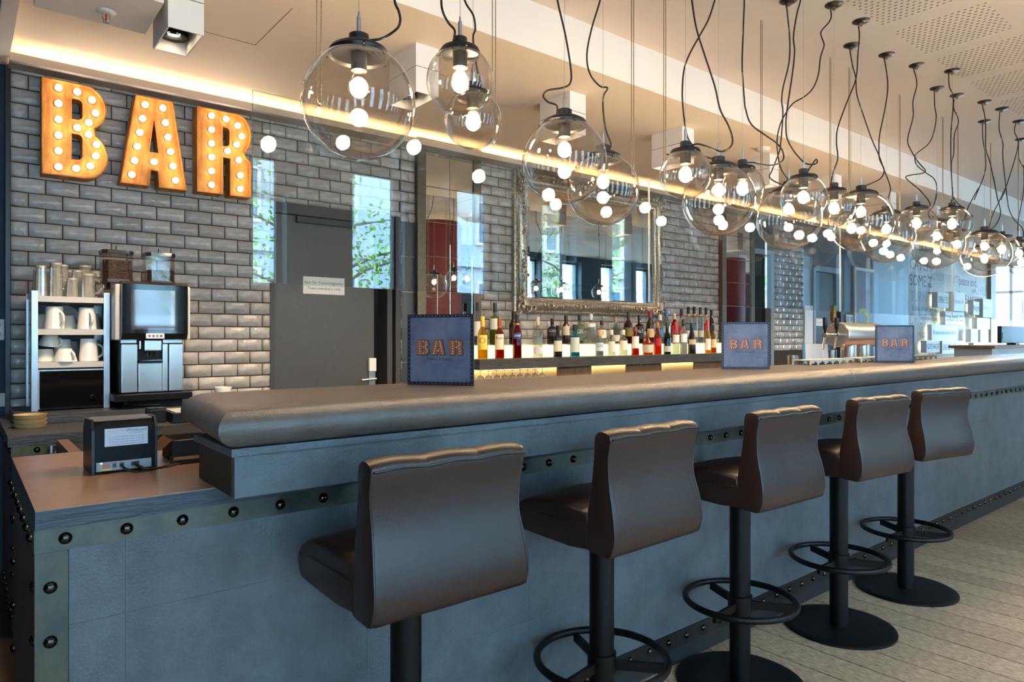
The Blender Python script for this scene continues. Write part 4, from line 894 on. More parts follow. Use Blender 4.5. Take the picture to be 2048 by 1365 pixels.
# stack of wooden trays left of the rack
for k in range(3):
    t = tag(obj('sauce_tray', MB().lathe([(0.0001, 0.8405 + 0.020 * k), (0.058, 0.8405 + 0.020 * k), (0.066, 0.8585 + 0.020 * k), (0.061, 0.8585 + 0.020 * k), (0.054, 0.8455 + 0.020 * k), (0.0001, 0.8455 + 0.020 * k)], (0.252, 3.805 + 0.0 * k, 0), 20).xf(Matrix.Translation((0, 0, 0))), mat('pale_card_bowl', (176, 150, 104), 0.6), smooth=40), 'pale cardboard bowl left of the mug rack, %s of the stack' % ('bottom', 'middle', 'top')[k], 'bowl', 'stacked card bowls')
tp = thing('wall_socket', 'white wall socket plate on the navy wall at the left edge', 'socket', (0.13, D + 0.04, 1.30))
obj('plate', MB().cbox(0.05, 0.186, D + 0.028, D + 0.04, 1.235, 1.345, 0.003), M_white, tp)
for k in range(2): obj('socket_insert', MB().cyl((0.155, D + 0.0285, 1.265 + 0.05 * k), (0.155, D + 0.026, 1.265 + 0.05 * k), 0.018, n=14), mat('socket_grey', (170, 170, 172), 0.4), tp, smooth=35)

# ---- mug rack with the cooler compartment
rk = thing('mug_rack', 'aluminium mug rack with glass sides and a black cooler drawer', 'rack', (0.435, 4.2, 0.886))
M_alu = mat('satin_aluminium', (186, 188, 190), 0.3, metal=0.9)
xa, xb, ya, yb, zt = 0.272, 0.606, 4.05, 4.40, 1.478
for x in (xa, xb - 0.028):
    obj('post', MB().cbox(x, x + 0.028, ya, ya + 0.022, 0.8862, zt, 0.002), M_alu, rk)
    obj('post', MB().cbox(x, x + 0.022, yb - 0.022, yb, 0.8862, zt, 0.002), M_alu, rk)
for x in (xa + 0.004, xb - 0.012): obj('side_rail', MB().box(x, x + 0.008, ya + 0.022, yb - 0.022, zt - 0.03, zt - 0.002), M_alu, rk)
obj('side_glass', MB().box(xa + 0.006, xa + 0.010, ya + 0.022, yb - 0.022, 0.90, zt - 0.032), M_pane, rk)
obj('side_glass', MB().box(xb - 0.010, xb - 0.006, ya + 0.022, yb - 0.022, 0.90, zt - 0.032), M_pane, rk)
SHZ = [1.425, 1.262, 1.098]
for z in SHZ: obj('shelf', MB().box(xa + 0.012, xb - 0.012, ya + 0.004, yb - 0.006, z, z + 0.028), mat('pale_grey_shelf', (196, 190, 180), 0.4), rk)
obj('back_panel', MB().box(xa + 0.012, xb - 0.012, yb - 0.006, yb - 0.002, 0.90, zt - 0.03), mat('rack_back', (70, 72, 74), 0.4), rk)
cd = obj('cooler', MB().box(xa + 0.030, xb - 0.030, ya + 0.012, yb - 0.012, 0.892, 1.094), M_blackm, rk)
obj('cooler_door', MB().cbox(xa + 0.031, xb - 0.031, ya + 0.003, ya + 0.012, 0.902, 1.082, 0.001), mat('black_gloss'), cd)
obj('door_trim', MB().box(xa + 0.029, xb - 0.029, ya + 0.002, ya + 0.012, 1.083, 1.089).box(xa + 0.029, xa + 0.033, ya + 0.002, ya + 0.012, 0.896, 1.083), M_alu, cd)
obj('lock', MB().cyl((xb - 0.075, ya + 0.003, 0.945), (xb - 0.075, ya - 0.006, 0.945), 0.011, n=16), M_chrome, cd, smooth=35)
def mug(loc, r0, r1, h, lab, rot=0, flip=True, tilt=None, ha=-0.6):
    """r0 rim radius, r1 foot radius; flip: upside down"""
    t = thing('mug', lab, 'mug', loc, 'white crockery in the mug rack')
    pr = [(0.0001, 0.004), (r1 - 0.004, 0.0035), (r1, 0.0), (r1 + 0.001, 0.006)] + [(r1 + (r0 - r1) * (k / 6) ** 0.75, 0.006 + (h - 0.006) * k / 6) for k in range(1, 7)] + [(r0 - 0.0025, h + 0.001), (r0 - 0.004, h - 0.002)] + [(r1 - 0.003 + (r0 - r1 - 0.001) * (k / 5) ** 0.75, 0.010 + (h - 0.012) * k / 5) for k in range(4, -1, -1)] + [(0.0001, 0.009)]
    b = MB().lathe(pr, n=28)
    hz = h * 0.55; hr = h * 0.26; rm = r1 + (r0 - r1) * 0.6 ** 0.75
    hp = [(rm - 0.004 + hr * 1.05 * math.cos(a_), 0, hz + hr * 1.15 * math.sin(a_)) for a_ in [math.radians(-80 + 160 * k / 10) for k in range(11)]]
    hd = MB().tube(hp, 0.006, 8)
    M_ = Matrix.Identity(4)
    if flip: M_ = Matrix.Translation((0, 0, h + 0.0015)) @ Matrix.Rotation(PI, 4, 'X')
    if tilt: M_ = Matrix.Translation((0, 0, tilt[1])) @ Matrix.Rotation(tilt[0], 4, 'Y') @ M_
    M_ = Matrix.Rotation(ha, 4, 'Z') @ M_
    b.xf(M_); hd.xf(M_)
    obj('cup_body', b, M_porc, t, smooth=45, local=True); obj('handle', hd, M_porc, t, smooth=True, local=True)
    return t
z2, z1 = SHZ[1] + 0.0282, SHZ[2] + 0.0282
mug((0.372, 4.115, z2), 0.044, 0.036, 0.112, 'tall white mug upside down, front left on the upper rack shelf', ha=-1.05)
mug((0.512, 4.115, z2), 0.044, 0.036, 0.110, 'tall white mug upside down, front right on the upper rack shelf', ha=-1.35)
mug((0.336, 4.21, z2), 0.048, 0.034, 0.075, 'white cup half hidden behind the left post on the upper shelf', ha=1.0)
mug((0.437, 4.215, z2), 0.050, 0.030, 0.070, 'white cup in the middle of the upper rack shelf behind the mugs', ha=0.3)
mug((0.545, 4.225, z2), 0.046, 0.033, 0.085, 'white cup at the back right of the upper rack shelf', ha=2.0)
mug((0.520, 4.12, z1), 0.044, 0.036, 0.115, 'tall white mug upside down, front right on the lower rack shelf', ha=0.2)
mug((0.415, 4.095, z1), 0.055, 0.030, 0.066, 'wide white cup upside down, front middle on the lower rack shelf', ha=-1.0)
mug((0.338, 4.175, z1), 0.052, 0.034, 0.062, 'white cup upside down, left on the lower rack shelf', ha=2.4)
mug((0.354, 4.178, z1 + 0.0655), 0.048, 0.032, 0.060, 'tilted white cup resting on another cup, lower rack shelf', ha=-0.5, tilt=(0.16, 0.012))
mug((0.420, 4.235, z1), 0.044, 0.036, 0.112, 'white mug at the back middle of the lower rack shelf', ha=1.0)
mug((0.548, 4.24, z1), 0.044, 0.036, 0.105, 'white mug at the back right of the lower rack shelf', ha=2.3)
mug((0.462, 4.332, z1), 0.044, 0.036, 0.100, 'white mug farthest back on the lower rack shelf', ha=2.6)
# saucers leaning at the back of the upper shelf
for k in range(2): tag(obj('saucer', MB().lathe([(0.0001, 0), (0.03, 0.0005), (0.06, 0.010), (0.06, 0.013), (0.03, 0.004), (0.0001, 0.003)], n=24).xf(Matrix.Translation((0.44, 4.33 + 0.012 * k, z2 + 0.072)) @ Matrix.Rotation(math.radians(62), 4, 'X')), M_porc, smooth=50), '%s white saucer leaning at the back of the upper rack shelf' % ('front', 'rear')[k], 'saucer', 'saucers on the rack')
# glasses on the top shelf
zg = SHZ[0] + 0.0282
def tumbler(loc, r0, r1, h, lab, handle=False, ha=0.0):
    t = thing('drinking_glass', lab, 'glass', loc, 'glasses on top of the mug rack')
    pr = [(0.0001, 0.010), (r1 - 0.003, 0.008), (r1, 0.0), (r1 + 0.001, 0.004), (r0, h), (r0 - 0.0025, h), (r1 - 0.003, 0.014), (0.0001, 0.013)]
    b = MB().lathe(pr, n=12); M_ = Matrix.Translation((0, 0, h + 0.0005)) @ Matrix.Rotation(PI, 4, 'X'); b.xf(M_)
    obj('glass_body', b, M_gware, t, local=True)
    obj('foot', MB().lathe([(0.0001, -0.001), (r1 + 0.0005, -0.001), (r1 + 0.0012, 0.003), (r1 + 0.001, 0.008), (0.0001, 0.008)], n=20).xf(M_), glass('thick_glass_foot', (240, 228, 205), 0.16, 1.6, body=(255, 236, 200), bfac=0.5, diffuse=True), t, smooth=50, local=True)  # golden diffuse body stands in for light caught in the foot
    if handle:
        hp = [(r0 * 0.95 + h * 0.26 * math.cos(a_), 0, h * 0.52 + h * 0.30 * math.sin(a_)) for a_ in [math.radians(-90 + 180 * k / 10) for k in range(11)]]
        hd = MB().tube(hp, 0.0055, 8).xf(Matrix.Rotation(ha, 4, 'Z') @ M_); obj('handle', hd, M_gware, t, smooth=True, local=True)
GL = [(0.316, 4.10, .029, .022, .150, 0, 0, 'slim glass at the front left corner'), (0.378, 4.10, .031, .026, .168, 0, 0, 'tallest glass, front left'), (0.345, 4.168, .029, .022, .138, 0, 0, 'slim glass behind the two front left ones'), (0.412, 4.168, .031, .023, .166, 0, 0, 'tall flared glass in the middle row'), (0.446, 4.10, .029, .022, .095, 0, 0, 'short glass at the front middle'), (0.478, 4.168, .029, .023, .142, 0, 0, 'slim glass right of middle'), (0.515, 4.10, .033, .029, .120, 1, -0.4, 'glass mug with handle, front right'), (0.518, 4.24, .034, .030, .175, 1, -0.2, 'tall beaker with handle, back right'), (0.315, 4.236, .029, .022, .140, 0, 0, 'slim glass at the back left'), (0.382, 4.236, .029, .022, .145, 0, 0, 'slim glass at the back, second from left'), (0.448, 4.236, .029, .022, .145, 0, 0, 'slim glass at the back middle')]
for x, y, r0, r1, h, hd, ha, lb in GL: tumbler((x, y, zg), r0, r1, h, 'upturned clear %s, top of mug rack' % lb, hd, ha)

# ---- coffee machine
cm = thing('coffee_machine', 'black and steel coffee machine with a large touch screen', 'coffee machine', (0.775, 4.1, 0.886))
x0, x1, y0 = 0.622, 0.950, 3.93
obj('body', MB().cbox(x0 + 0.012, x1 - 0.012, y0 + 0.05, 4.40, 0.93, 1.50, 0.006), M_blackm, cm)
for x in (x0 - 0.012, x1 - 0.012): obj('side_cheek', MB().cbox(x, x + 0.026, y0 + 0.0, 4.30, 1.235, 1.52, 0.008), mat('light_grey_cheek', (196, 192, 184), 0.4), cm)
hs = MB().prism([(y0 - 0.045, 1.27), (y0 - 0.02, 1.238), (y0 + 0.05, 1.236), (y0 + 0.05, 1.535), (y0 - 0.025, 1.535), (y0 - 0.045, 1.52)], x0 + 0.012, x1 - 0.010, 'x')
sh = obj('screen_housing', hs, mat('black_gloss'), cm)
obj('display', MB().box(x0 + 0.052, x1 - 0.072, y0 - 0.0472, y0 - 0.0455, 1.290, 1.492), mat('dark_display', (66, 60, 58), 0.04, spec=0.9), sh)
bdg = obj('badge', MB().cbox(0.740, 0.826, y0 - 0.053, y0 - 0.040, 1.243, 1.270, 0.002), M_white, sh)
for k, cc in enumerate(((60, 120, 190), (130, 90, 170), (70, 160, 120), (40, 90, 160))): obj('badge_mark', MB().lathe([(0.0001, 0), (0.0065, 0)], (0.756 + 0.018 * k, y0 - 0.0535, 1.2565), 8, axis='y'), mat('badge_ink_%d' % k, cc, 0.5), bdg)
for a, b, z0_, z1_ in ((0.640, 0.713, 0.965, 1.215), (0.862, 0.930, 0.965, 1.215), (0.717, 0.830, 0.965, 1.118)):
    obj('steel_panel', MB().cbox(a, b if b < 0.83 else b, y0 + 0.012, y0 + 0.05, z0_, z1_, 0.004), M_steel, cm)
obj('steel_panel', MB().cbox(0.832, 0.858, y0 + 0.02, y0 + 0.05, 0.965, 1.215, 0.003), M_steel, cm)
for a, b in ((0.640, 0.713), (0.835, 0.930)): obj('steel_panel', MB().cbox(a, b, y0 + 0.03, y0 + 0.055, 1.219, 1.238, 0.002), M_steel, cm)
nz = obj('nozzle_block', MB().cbox(0.742, 0.822, y0 - 0.01, y0 + 0.06, 1.178, 1.238, 0.006), M_steel, cm)
for k in range(3): obj('nozzle', MB().cyl((0.760 + 0.020 * k, y0 + 0.01, 1.178), (0.760 + 0.020 * k, y0 + 0.01, 1.150), 0.005, 0.004, n=10), M_chrome, nz, smooth=35)
obj('cup_tray', MB().box(0.719, 0.828, y0 + 0.0, y0 + 0.05, 1.118, 1.126), M_blackm, cm); obj('tray_rail', MB().box(0.722, 0.826, y0 - 0.002, y0 + 0.001, 1.128, 1.132), M_chrome, cm)
obj('milk_spout', MB().cyl((0.725, y0 + 0.02, 1.23), (0.725, y0 + 0.02, 1.19), 0.009, n=12), M_chrome, cm, smooth=35)
obj('drip_tray', MB().cbox(x0 - 0.02, x1 + 0.012, y0 - 0.05, y0 + 0.30, 0.925, 0.960, 0.004), mat('satin_black', (10, 10, 11), 0.38, spec=0.15), cm)
obj('base', MB().box(x0 + 0.03, x1 - 0.02, y0 + 0.03, 4.38, 0.8862, 0.925), M_blackm, cm)
obj('supply_hose', MB().tube(smooth_pts([(x0 + 0.02, y0 + 0.03, 0.895), (x0 + 0.07, y0 + 0.0, 0.903), (x0 + 0.14, y0 - 0.01, 0.90), (x0 + 0.20, y0 + 0.03, 0.897)], 5), 0.007, 8), M_black, cm, smooth=True)
def octo(cx, cy, r, ch): return [(cx - r, cy - r + ch), (cx - r + ch, cy - r), (cx + r - ch, cy - r), (cx + r, cy - r + ch), (cx + r, cy + r - ch), (cx + r - ch, cy + r), (cx - r + ch, cy + r), (cx - r, cy + r - ch)]
M_beans = mat('coffee_beans', (58, 34, 20), 0.35, noise=(90, 0.6), bump=(120, 1.0))
for hx, fill, lb in ((0.640, 0.098, 0), (0.842, 0.058, 1)):
    cy = 4.09; r = 0.070; zb = 1.552
    hp = obj('bean_hopper', MB().prism(octo(hx, cy, r, 0.022), zb, zb + 0.13, 'z'), glass('hopper_plastic', (248, 244, 238), 0.06, 3.0), cm)
    obj('hopper_foot', MB().prism(octo(hx, cy, r * 1.02, 0.022), zb - 0.018, zb, 'z').prism(octo(hx, cy, r * 0.7, 0.016), zb - 0.05, zb - 0.018, 'z'), mat('dark_brown_plastic', (52, 34, 28), 0.35), hp)
    obj('beans', MB().prism(octo(hx, cy, r - 0.005, 0.021), zb + 0.002, zb + fill, 'z'), M_beans, hp)
    obj('hopper_lid', MB().prism(octo(hx, cy, r * 1.03, 0.022), zb + 0.131, zb + 0.150, 'z'), mat('smoked_lid', (52, 46, 42), 0.08, metal=0.3), hp)
    obj('lid_pin', MB().cyl((hx, cy, zb + 0.15), (hx, cy, zb + 0.178), 0.003, n=8), M_black, hp)
# ---- things on the rear worktop beside the machine
ct = thing('card_terminal', 'black card terminal block on the plinth before the coffee machine', 'card terminal', (0.74, 3.62, 0.84))
obj('block', MB().cbox(0.700, 0.775, 3.60, 3.70, 0.8405, 0.905, 0.004), M_black, ct); obj('lid', MB().cbox(0.702, 0.74, 3.602, 3.698, 0.905, 0.910, 0.001), mat('satin_black'), ct)
obj('paper_flap', MB().cbox(0.745, 0.775, 3.602, 3.698, 0.905, 0.909, 0.001), mat('satin_black'), ct)
tb = thing('till_printer', 'flat black till unit with a pale top behind the rolled bar end', 'till', (0.86, 3.6, 0.84))
obj('case', MB().cbox(0.785, 0.99, 3.52, 3.76, 0.8405, 0.890, 0.004), M_black, tb); obj('top_plate', MB().box(0.80, 0.98, 3.54, 3.74, 0.890, 0.893), mat('pale_plate', (206, 204, 200), 0.3), tb)
cb = tag(obj('white_bowl', MB().lathe([(0.0001, 0.841), (0.025, 0.841), (0.045, 0.875), (0.048, 0.918), (0.045, 0.918), (0.040, 0.872), (0.0001, 0.848)], (1.18, 4.1, 0), 24).xf(Matrix.Translation((0, 0, 0.0455))), M_porc, smooth=45), 'white cup on the plinth right of the coffee machine', 'cup')

# ================================================================== back bar shelf with bottles
sxa, sxb = 2.995, 6.52
bs = thing('bottle_shelf', 'dark back bar shelf with a lit opal riser behind the bottles', 'shelf', (sxa, 4.1, 1.0))
for a, b, yb_ in ((sxa, 3.25, 4.385), (3.2502, 4.68, D - 0.03), (4.681, 5.72, D - 0.03), (5.721, sxb, D - 0.03)): obj('shelf_board', MB().cbox(a, b, 4.08, yb_, 1.005, 1.085, 0.002), M_slab, bs)
obj('lit_riser', MB().box(sxa + 0.01, sxb - 0.01, 4.235, 4.243, 1.0855, 1.186), M_ledshelf, bs)
obj('riser_top', MB().box(sxa + 0.01, sxb - 0.01, 4.235, 4.385, 1.1865, 1.1925), mat('opal_glass_top', (226, 216, 190), 0.25), bs)
obj('under_light', MB().box(sxa + 0.02, sxb - 0.02, 4.345, 4.365, 0.994, 1.0045), emis('niche_led', (1.0, 0.74, 0.36), 7.0), bs)
bc = thing('back_bar_cabinet', 'back bar cabinet with brown wooden fronts below the bottle shelf', 'cabinet', (sxa, 4.0, 0))
obj('carcass', MB().box(sxa, sxb, 3.98, 4.38, 0.0, 0.86), M_wood, bc)
obj('worktop', MB().box(sxa, sxb, 3.95, 4.385, 0.86, 0.885), M_slab, bc)
obj('splashback', MB().box(sxa, sxb, 4.375, 4.385, 0.8852, 1.0), mat('cream_splash', (220, 200, 160), 0.5), bc)
M_front = mat('brown_wood_front', (128, 92, 56), 0.45, noise=(6, 0.3), stretch=(10, 1, 0.8))
for a, b in ((3.82, 4.02), (4.02, 4.22), (4.50 + .16, 4.87), (4.88, 5.16), (5.66, 6.02), (6.03, 6.50)): obj('crate_front', MB().cbox(a, b - 0.006, 4.12, 4.135, 0.886, 1.003, 0.002), M_front, bc)
def stem_glass(x, y, lab, s=1.0):
    t = thing('wine_glass', lab, 'glass', (x, y, 0.8855), 'glasses under the bottle shelf')
    pr = [(0.030, 0.0), (0.036, 0.02), (0.036, 0.045), (0.026, 0.066), (0.008, 0.074), (0.004, 0.080), (0.004, 0.104), (0.030, 0.109), (0.031, 0.1115), (0.0001, 0.1125)]
    obj('bowl', MB().lathe([(r * s, z * s) for r, z in pr], n=18), M_gware, t, smooth=50, local=True)
for k in range(9): stem_glass(3.06 + 0.078 * k, 4.16, 'upturned stem glass under the bottle shelf, %s from the left' % ORD[k])
for k in range(8):
    t = tag(obj('water_glass', MB().lathe([(0.028, 0.886), (0.024, 0.990), (0.0001, 0.991)], (3.30 + 0.062 * k, 4.30, 0), 16), M_gware, smooth=40), 'plain upturned glass in the back row under the bottle shelf', 'glass', 'plain glasses in the back row')
for k, (x, lab) in enumerate(((4.40, 'folded cream bar cloth under the bottle shelf, left'), (5.38, 'folded cream bar cloth under the bottle shelf, right'))):
    m_ = MB()
    N = 12
    vs = []; fs = []
    for j in range(N + 1):
        for i in range(N + 1):
            u, v = i / N - 0.5, j / N - 0.5
            vs.append((x + u * 0.34, 4.22 + v * 0.2, 0.900 + 0.035 * (math.cos(u * 5) * math.cos(v * 5)) + 0.006 * math.sin(i * 1.9 + j * 0.8)))
    for j in range(N):
        for i in range(N): fs.append((j * (N + 1) + i, j * (N + 1) + i + 1, (j + 1) * (N + 1) + i + 1, (j + 1) * (N + 1) + i))
    m_._add(vs, fs)
    b_ = MB().box(x - 0.165, x + 0.165, 4.125, 4.315, 0.886, 0.892); m_._add(b_.v, b_.f)
    tag(obj('bar_cloth', m_, mat('cream_cloth', (214, 206, 176), 0.85, bump=(120, 0.5)), smooth=60), lab, 'cloth')

# ---- bottles: (x, height, radius, shape, glass colour, liquid opacity, cap colour, label colour, label text, description)
def bottle(x, y, z, h, r, shape, col, body, cap, lab, txt, desc, row, lz=(0.12, 0.52), neck=None):
    t = thing('bottle', '%s, %s row of the bottle shelf' % (desc, row), 'bottle', (x, y, z + 0.0006), 'bottles on the back bar, %s row' % row)
    nr = 0.0145
    sh_ = {'std': [(0.0001, 0), (r * .95, 0), (r, .012), (r, h * .56), (r * .93, h * .62), (r * .62, h * .69), (nr * 1.1, h * .75), (nr, h * .80), (nr, h * .9)],
           'sq': [(0.0001, 0), (r * .97, 0), (r, .008), (r, h * .60), (r * .92, h * .65), (nr * 1.2, h * .69), (nr, h * .73), (nr, h * .9)],
           'tall': [(0.0001, 0), (r * .95, 0), (r, .012), (r, h * .48), (r * .9, h * .56), (r * .55, h * .66), (nr * 1.1, h * .75), (nr, h * .82), (nr, h * .92)],
           'round': [(0.0001, 0), (r * .8, 0), (r * .98, h * .10), (r * 1.08, h * .28), (r * .98, h * .46), (r * .6, h * .60), (nr * 1.1, h * .68), (nr, h * .74), (nr, h * .88)],
           'cone': [(0.0001, 0), (r * .97, 0), (r, .01), (r * .98, h * .3), (r * .80, h * .55), (r * .5, h * .70), (nr * 1.1, h * .80), (nr, h * .84), (nr, h * .92)],
           'dome': [(0.0001, 0), (r * .96, 0), (r, .01), (r * 1.02, h * .45), (r * .95, h * .58), (r * .70, h * .66), (nr, h * .70), (nr, h * .86)]}[shape]
    key = 'bottle_glass_%d_%d_%d' % col
    gm = glass(key, col, 0.05, 2.6, body=col, bfac=body) if body < 0.95 else mat('opaque_bottle_%d_%d_%d' % col, col, 0.15)
    obj('glass_body', MB().lathe(sh_, n=20), gm, t, smooth=45, local=True)
    if 0.02 < body < 0.95:
        lm = glass('liquid_%d_%d_%d' % col, col, 0.0, 4, body=col, bfac=min(0.75, body + 0.2))
        fz = h * 0.52
        obj('liquid', MB().lathe([(0.0001, 0.006), (r * .9, 0.006), (r * .93, 0.014), (r * .93 * (0.95 if shape in ('round', 'cone') else 1), fz), (0.0001, fz)], n=16), lm, t, smooth=45, local=True)
    ch = h * (0.90 if shape in ('std', 'sq', 'round') else 0.86 if shape == 'dome' else 0.92)
    obj('cap', MB().lathe([(nr + .0015, ch - h * 0.10), (nr + .0022, ch - h * .09), (nr + .0022, h - .004), (nr, h), (0.0001, h)], n=16), mat('cap_%d_%d_%d' % cap, cap, 0.35), t, smooth=40, local=True)
    if neck: obj('neck_foil', MB().lathe([(nr + .001, h * .74), (nr + .0016, ch - h * .10)], n=16), mat('foil_%d_%d_%d' % neck, neck, 0.35), t, smooth=40, local=True)
    if lab:
        z0_, z1_ = h * lz[0], h * lz[1]; a = math.radians(232); w_ = math.radians(58)
        n_ = 10; rr = r * (1.06 if shape == 'round' else 1.0) + 0.0012
        lo = obj('bottle_label', MB().lathe([(rr, z0_), (rr, z1_)], n=n_, a0=a - w_, a1=a + w_), mat('label_%d_%d_%d' % lab, lab, 0.55), t, smooth=60, local=True)
        if txt:
            me = text_mesh(txt[0], (z1_ - z0_) * txt[2], 0, 'CENTER', m=mat('print_%d_%d_%d' % txt[1], txt[1], 0.6))
            mx = max(v.co.x for v in me.vertices) - min(v.co.x for v in me.vertices); kx = min(1, r * 1.5 / mx)
            me.transform(Matrix.Diagonal((kx, 1, 1, 1)))
            for v in me.vertices:                                    # wrap round the bottle
                th_ = a + v.co.x / rr; v.co = Vector(((rr + 0.0006) * math.cos(th_), (rr + 0.0006) * math.sin(th_), v.co.z + z0_ + (z1_ - z0_) * txt[3]))
            inst('lettering', me, (0, 0, 0), lo)
YL, AM, RD, CL, BK, BL, GR = (238, 214, 96), (214, 120, 40), (190, 36, 44), (236, 240, 236), (22, 22, 24), (96, 196, 214), (60, 130, 50)
W_, CR = (232, 230, 224), (224, 214, 186)
FR = [(3.089, .323, .040, 'std', YL, .3, (222, 184, 60), (236, 206, 90), ('◯', RD, .5, .6), 'pale yellow liqueur bottle with a round red seal', (.22, .56), (222, 184, 60)),
 (3.252, .314, .038, 'std', AM, .35, (150, 70, 40), CR, ('Rum', (120, 40, 30), .3, .75), 'amber rum bottle with a pirate figure label', (.22, .60), (190, 110, 60)),
 (3.429, .345, .037, 'std', RD, .4, (24, 22, 22), (40, 60, 120), ('CAMPARI', (245, 245, 245), .55, .5), 'bright red bitter bottle with blue and white label', (.44, .58), (206, 160, 80)),
 (3.645, .331, .040, 'std', CL, .06, (196, 180, 150), (206, 196, 206), None, 'clear bottle with a lilac printed base', (.10, .26), None),
 (3.867, .262, .037, 'sq', BK, 1.0, BK, (216, 206, 190), None, 'black squat bottle with a pale diamond label', (.18, .52), None),
 (4.063, .273, .043, 'sq', BL, .25, (30, 30, 34), (206, 216, 206), None, 'turquoise square bottle with a tall pale label', (.14, .60), None),
 (4.363, .224, .036, 'std', (206, 210, 216), .4, (206, 150, 120), (206, 214, 226), ('GIN', (50, 90, 160), .5, .6), 'frosted bottle lettered GIN in blue', (.20, .52), None),
 (4.517, .231, .034, 'sq', CL, .06, (206, 206, 206), (214, 210, 200), None, 'slim clear square bottle with a pale label', (.15, .55), None),
 (4.674, .232, .038, 'sq', CL, .08, (214, 212, 206), (222, 218, 206), None, 'clear bottle with a two part white label', (.22, .58), None),
 (4.836, .262, .036, 'sq', (226, 110, 40), .35, (120, 60, 36), W_, None, 'orange bottle with an arched white label', (.24, .66), None),
 (5.016, .218, .052, 'round', (232, 156, 48), .35, (150, 90, 40), (206, 196, 176), None, 'squat round amber liqueur flask', (.10, .44), None),
 (5.156, .306, .038, 'tall', (236, 150, 50), .35, (170, 120, 60), (176, 40, 44), None, 'square amber whisky bottle with a slanted red label', (.26, .50), None),
 (5.301, .304, .036, 'tall', GR, .35, (30, 60, 40), (210, 206, 200), None, 'green whisky bottle with a silver label', (.08, .26), None),
 (5.43, .314, .036, 'std', CL, .08, (190, 40, 44), (232, 230, 226), None, 'clear bottle with a red cap and white label', (.36, .60), (190, 40, 44)),
 (5.554, .342, .036, 'std', (226, 228, 230), .5, (40, 40, 46), (236, 236, 236), None, 'white frosted bottle with a red crest', (.34, .58), None),
 (5.689, .309, .040, 'cone', BK, 1.0, (30, 40, 60), (196, 180, 150), None, 'dark cream liqueur bottle with a gold crest', (.30, .46), None),
 (5.954, .34, .030, 'tall', (240, 210, 120), .25, (196, 60, 60), (236, 232, 226), None, 'slim pale gold bottle with a long white label', (.10, .44), None),
 (6.053, .287, .032, 'std', (226, 180, 90), .3, (40, 36, 34), (220, 200, 150), None, 'gold bottle at the right end beside the pillar', (.2, .5), None)]
BKR = [(3.154, .329, .034, 'std', CL, .06, (30, 34, 52), (226, 222, 216), None, 'clear bottle with a navy cap', (.20, .55), None),
 (3.328, .332, .046, 'dome', (206, 214, 110), .15, (44, 58, 74), (222, 226, 214), None, 'tall pale green domed bottle with a blue grey cap', (.36, .62), (150, 160, 170)),
 (3.519, .269, .038, 'std', (44, 26, 24), 1.0, (26, 24, 24), (60, 40, 38), None, 'dark brown bottle beside the mirror corner', (.2, .5), None),
 (3.946, .217, .045, 'dome', BK, 1.0, (26, 26, 28), (40, 44, 50), ('BLACK', (206, 206, 206), .4, .7), 'broad black bottle with a wide black cap', (.30, .60), None),
 (4.107, .248, .035, 'std', (50, 26, 24), 1.0, (50, 30, 28), (206, 196, 180), None, 'dark red brown bottle with a small pale label', (.30, .62), None),
 (4.274, .255, .038, 'sq', (206, 214, 190), .1, (36, 40, 40), (70, 96, 84), ('GIN', (226, 226, 216), .4, .6), 'clear bottle with a dark green framed label', (.10, .62), None),
 (4.416, .268, .043, 'sq', CL, .06, (214, 214, 210), (222, 222, 216), None, 'clear square decanter bottle with ribbed sides', (.55, .68), None),
 (4.557, .209, .044, 'sq', CL, .06, (44, 36, 34), (222, 216, 200), ('7', (60, 60, 66), .6, .5), 'clear squat bottle numbered 7', (.24, .60), None),
 (4.741, .243, .042, 'round', (224, 226, 222), .06, (170, 150, 120), (206, 200, 190), None, 'clear round shouldered bottle with a tan stopper', (.08, .32), None),
 (4.918, .296, .044, 'std', (150, 84, 30), .5, (40, 60, 40), (120, 110, 50), None, 'whisky bottle with a green and gold label', (.22, .50), (40, 60, 40)),
 (5.075, .27, .042, 'sq', (140, 60, 30), .6, (26, 24, 24), (34, 32, 32), ('No.7', (220, 220, 214), .4, .6), 'square whiskey bottle with a black label', (.16, .60), None),
 (5.237, .311, .040, 'std', (46, 30, 24), 1.0, (150, 36, 46), (206, 190, 150), None, 'dark bottle with a wine red cap', (.18, .45), None),
 (5.385, .28, .036, 'std', (226, 230, 236), .1, (206, 206, 206), (70, 120, 190), None, 'clear bottle with a blue label', (.22, .48), None),
 (5.487, .339, .038, 'std', (216, 222, 226), .35, (56, 110, 180), (206, 214, 222), None, 'frosted vodka bottle with a bright blue cap', (.3, .5), None),
 (5.613, .298, .034, 'std', (196, 60, 60), .4, (200, 170, 170), (200, 60, 66), None, 'red bottle with a pale pink cap', (.25, .6), None),
 (5.728, .345, .038, 'std', CL, .1, (40, 36, 52), (196, 50, 54), None, 'clear vodka bottle with a red and white label', (.22, .46), (190, 60, 60)),
 (5.844, .371, .036, 'std', CL, .08, (18, 18, 20), (206, 204, 196), None, 'tall clear bottle with a black pourer, first of four', (.16, .34), (222, 176, 90)),
 (5.941, .374, .034, 'std', CL, .08, (18, 18, 20), (206, 204, 196), None, 'tall clear bottle with a black pourer, second of four', (.16, .34), (222, 176, 90)),
 (6.047, .372, .034, 'std', CL, .08, (18, 18, 20), (206, 204, 196), None, 'tall clear bottle with a black pourer, third of four', (.16, .34), (222, 176, 90)),
 (6.147, .37, .034, 'std', CL, .08, (18, 18, 20), (206, 60, 60), None, 'tall clear bottle with a black pourer, fourth of four', (.34, .56), (222, 150, 90)),
 (6.242, .349, .034, 'std', BK, 1.0, BK, (60, 54, 50), None, 'black bottle hard against the bronze pillar', (.2, .5), None)]
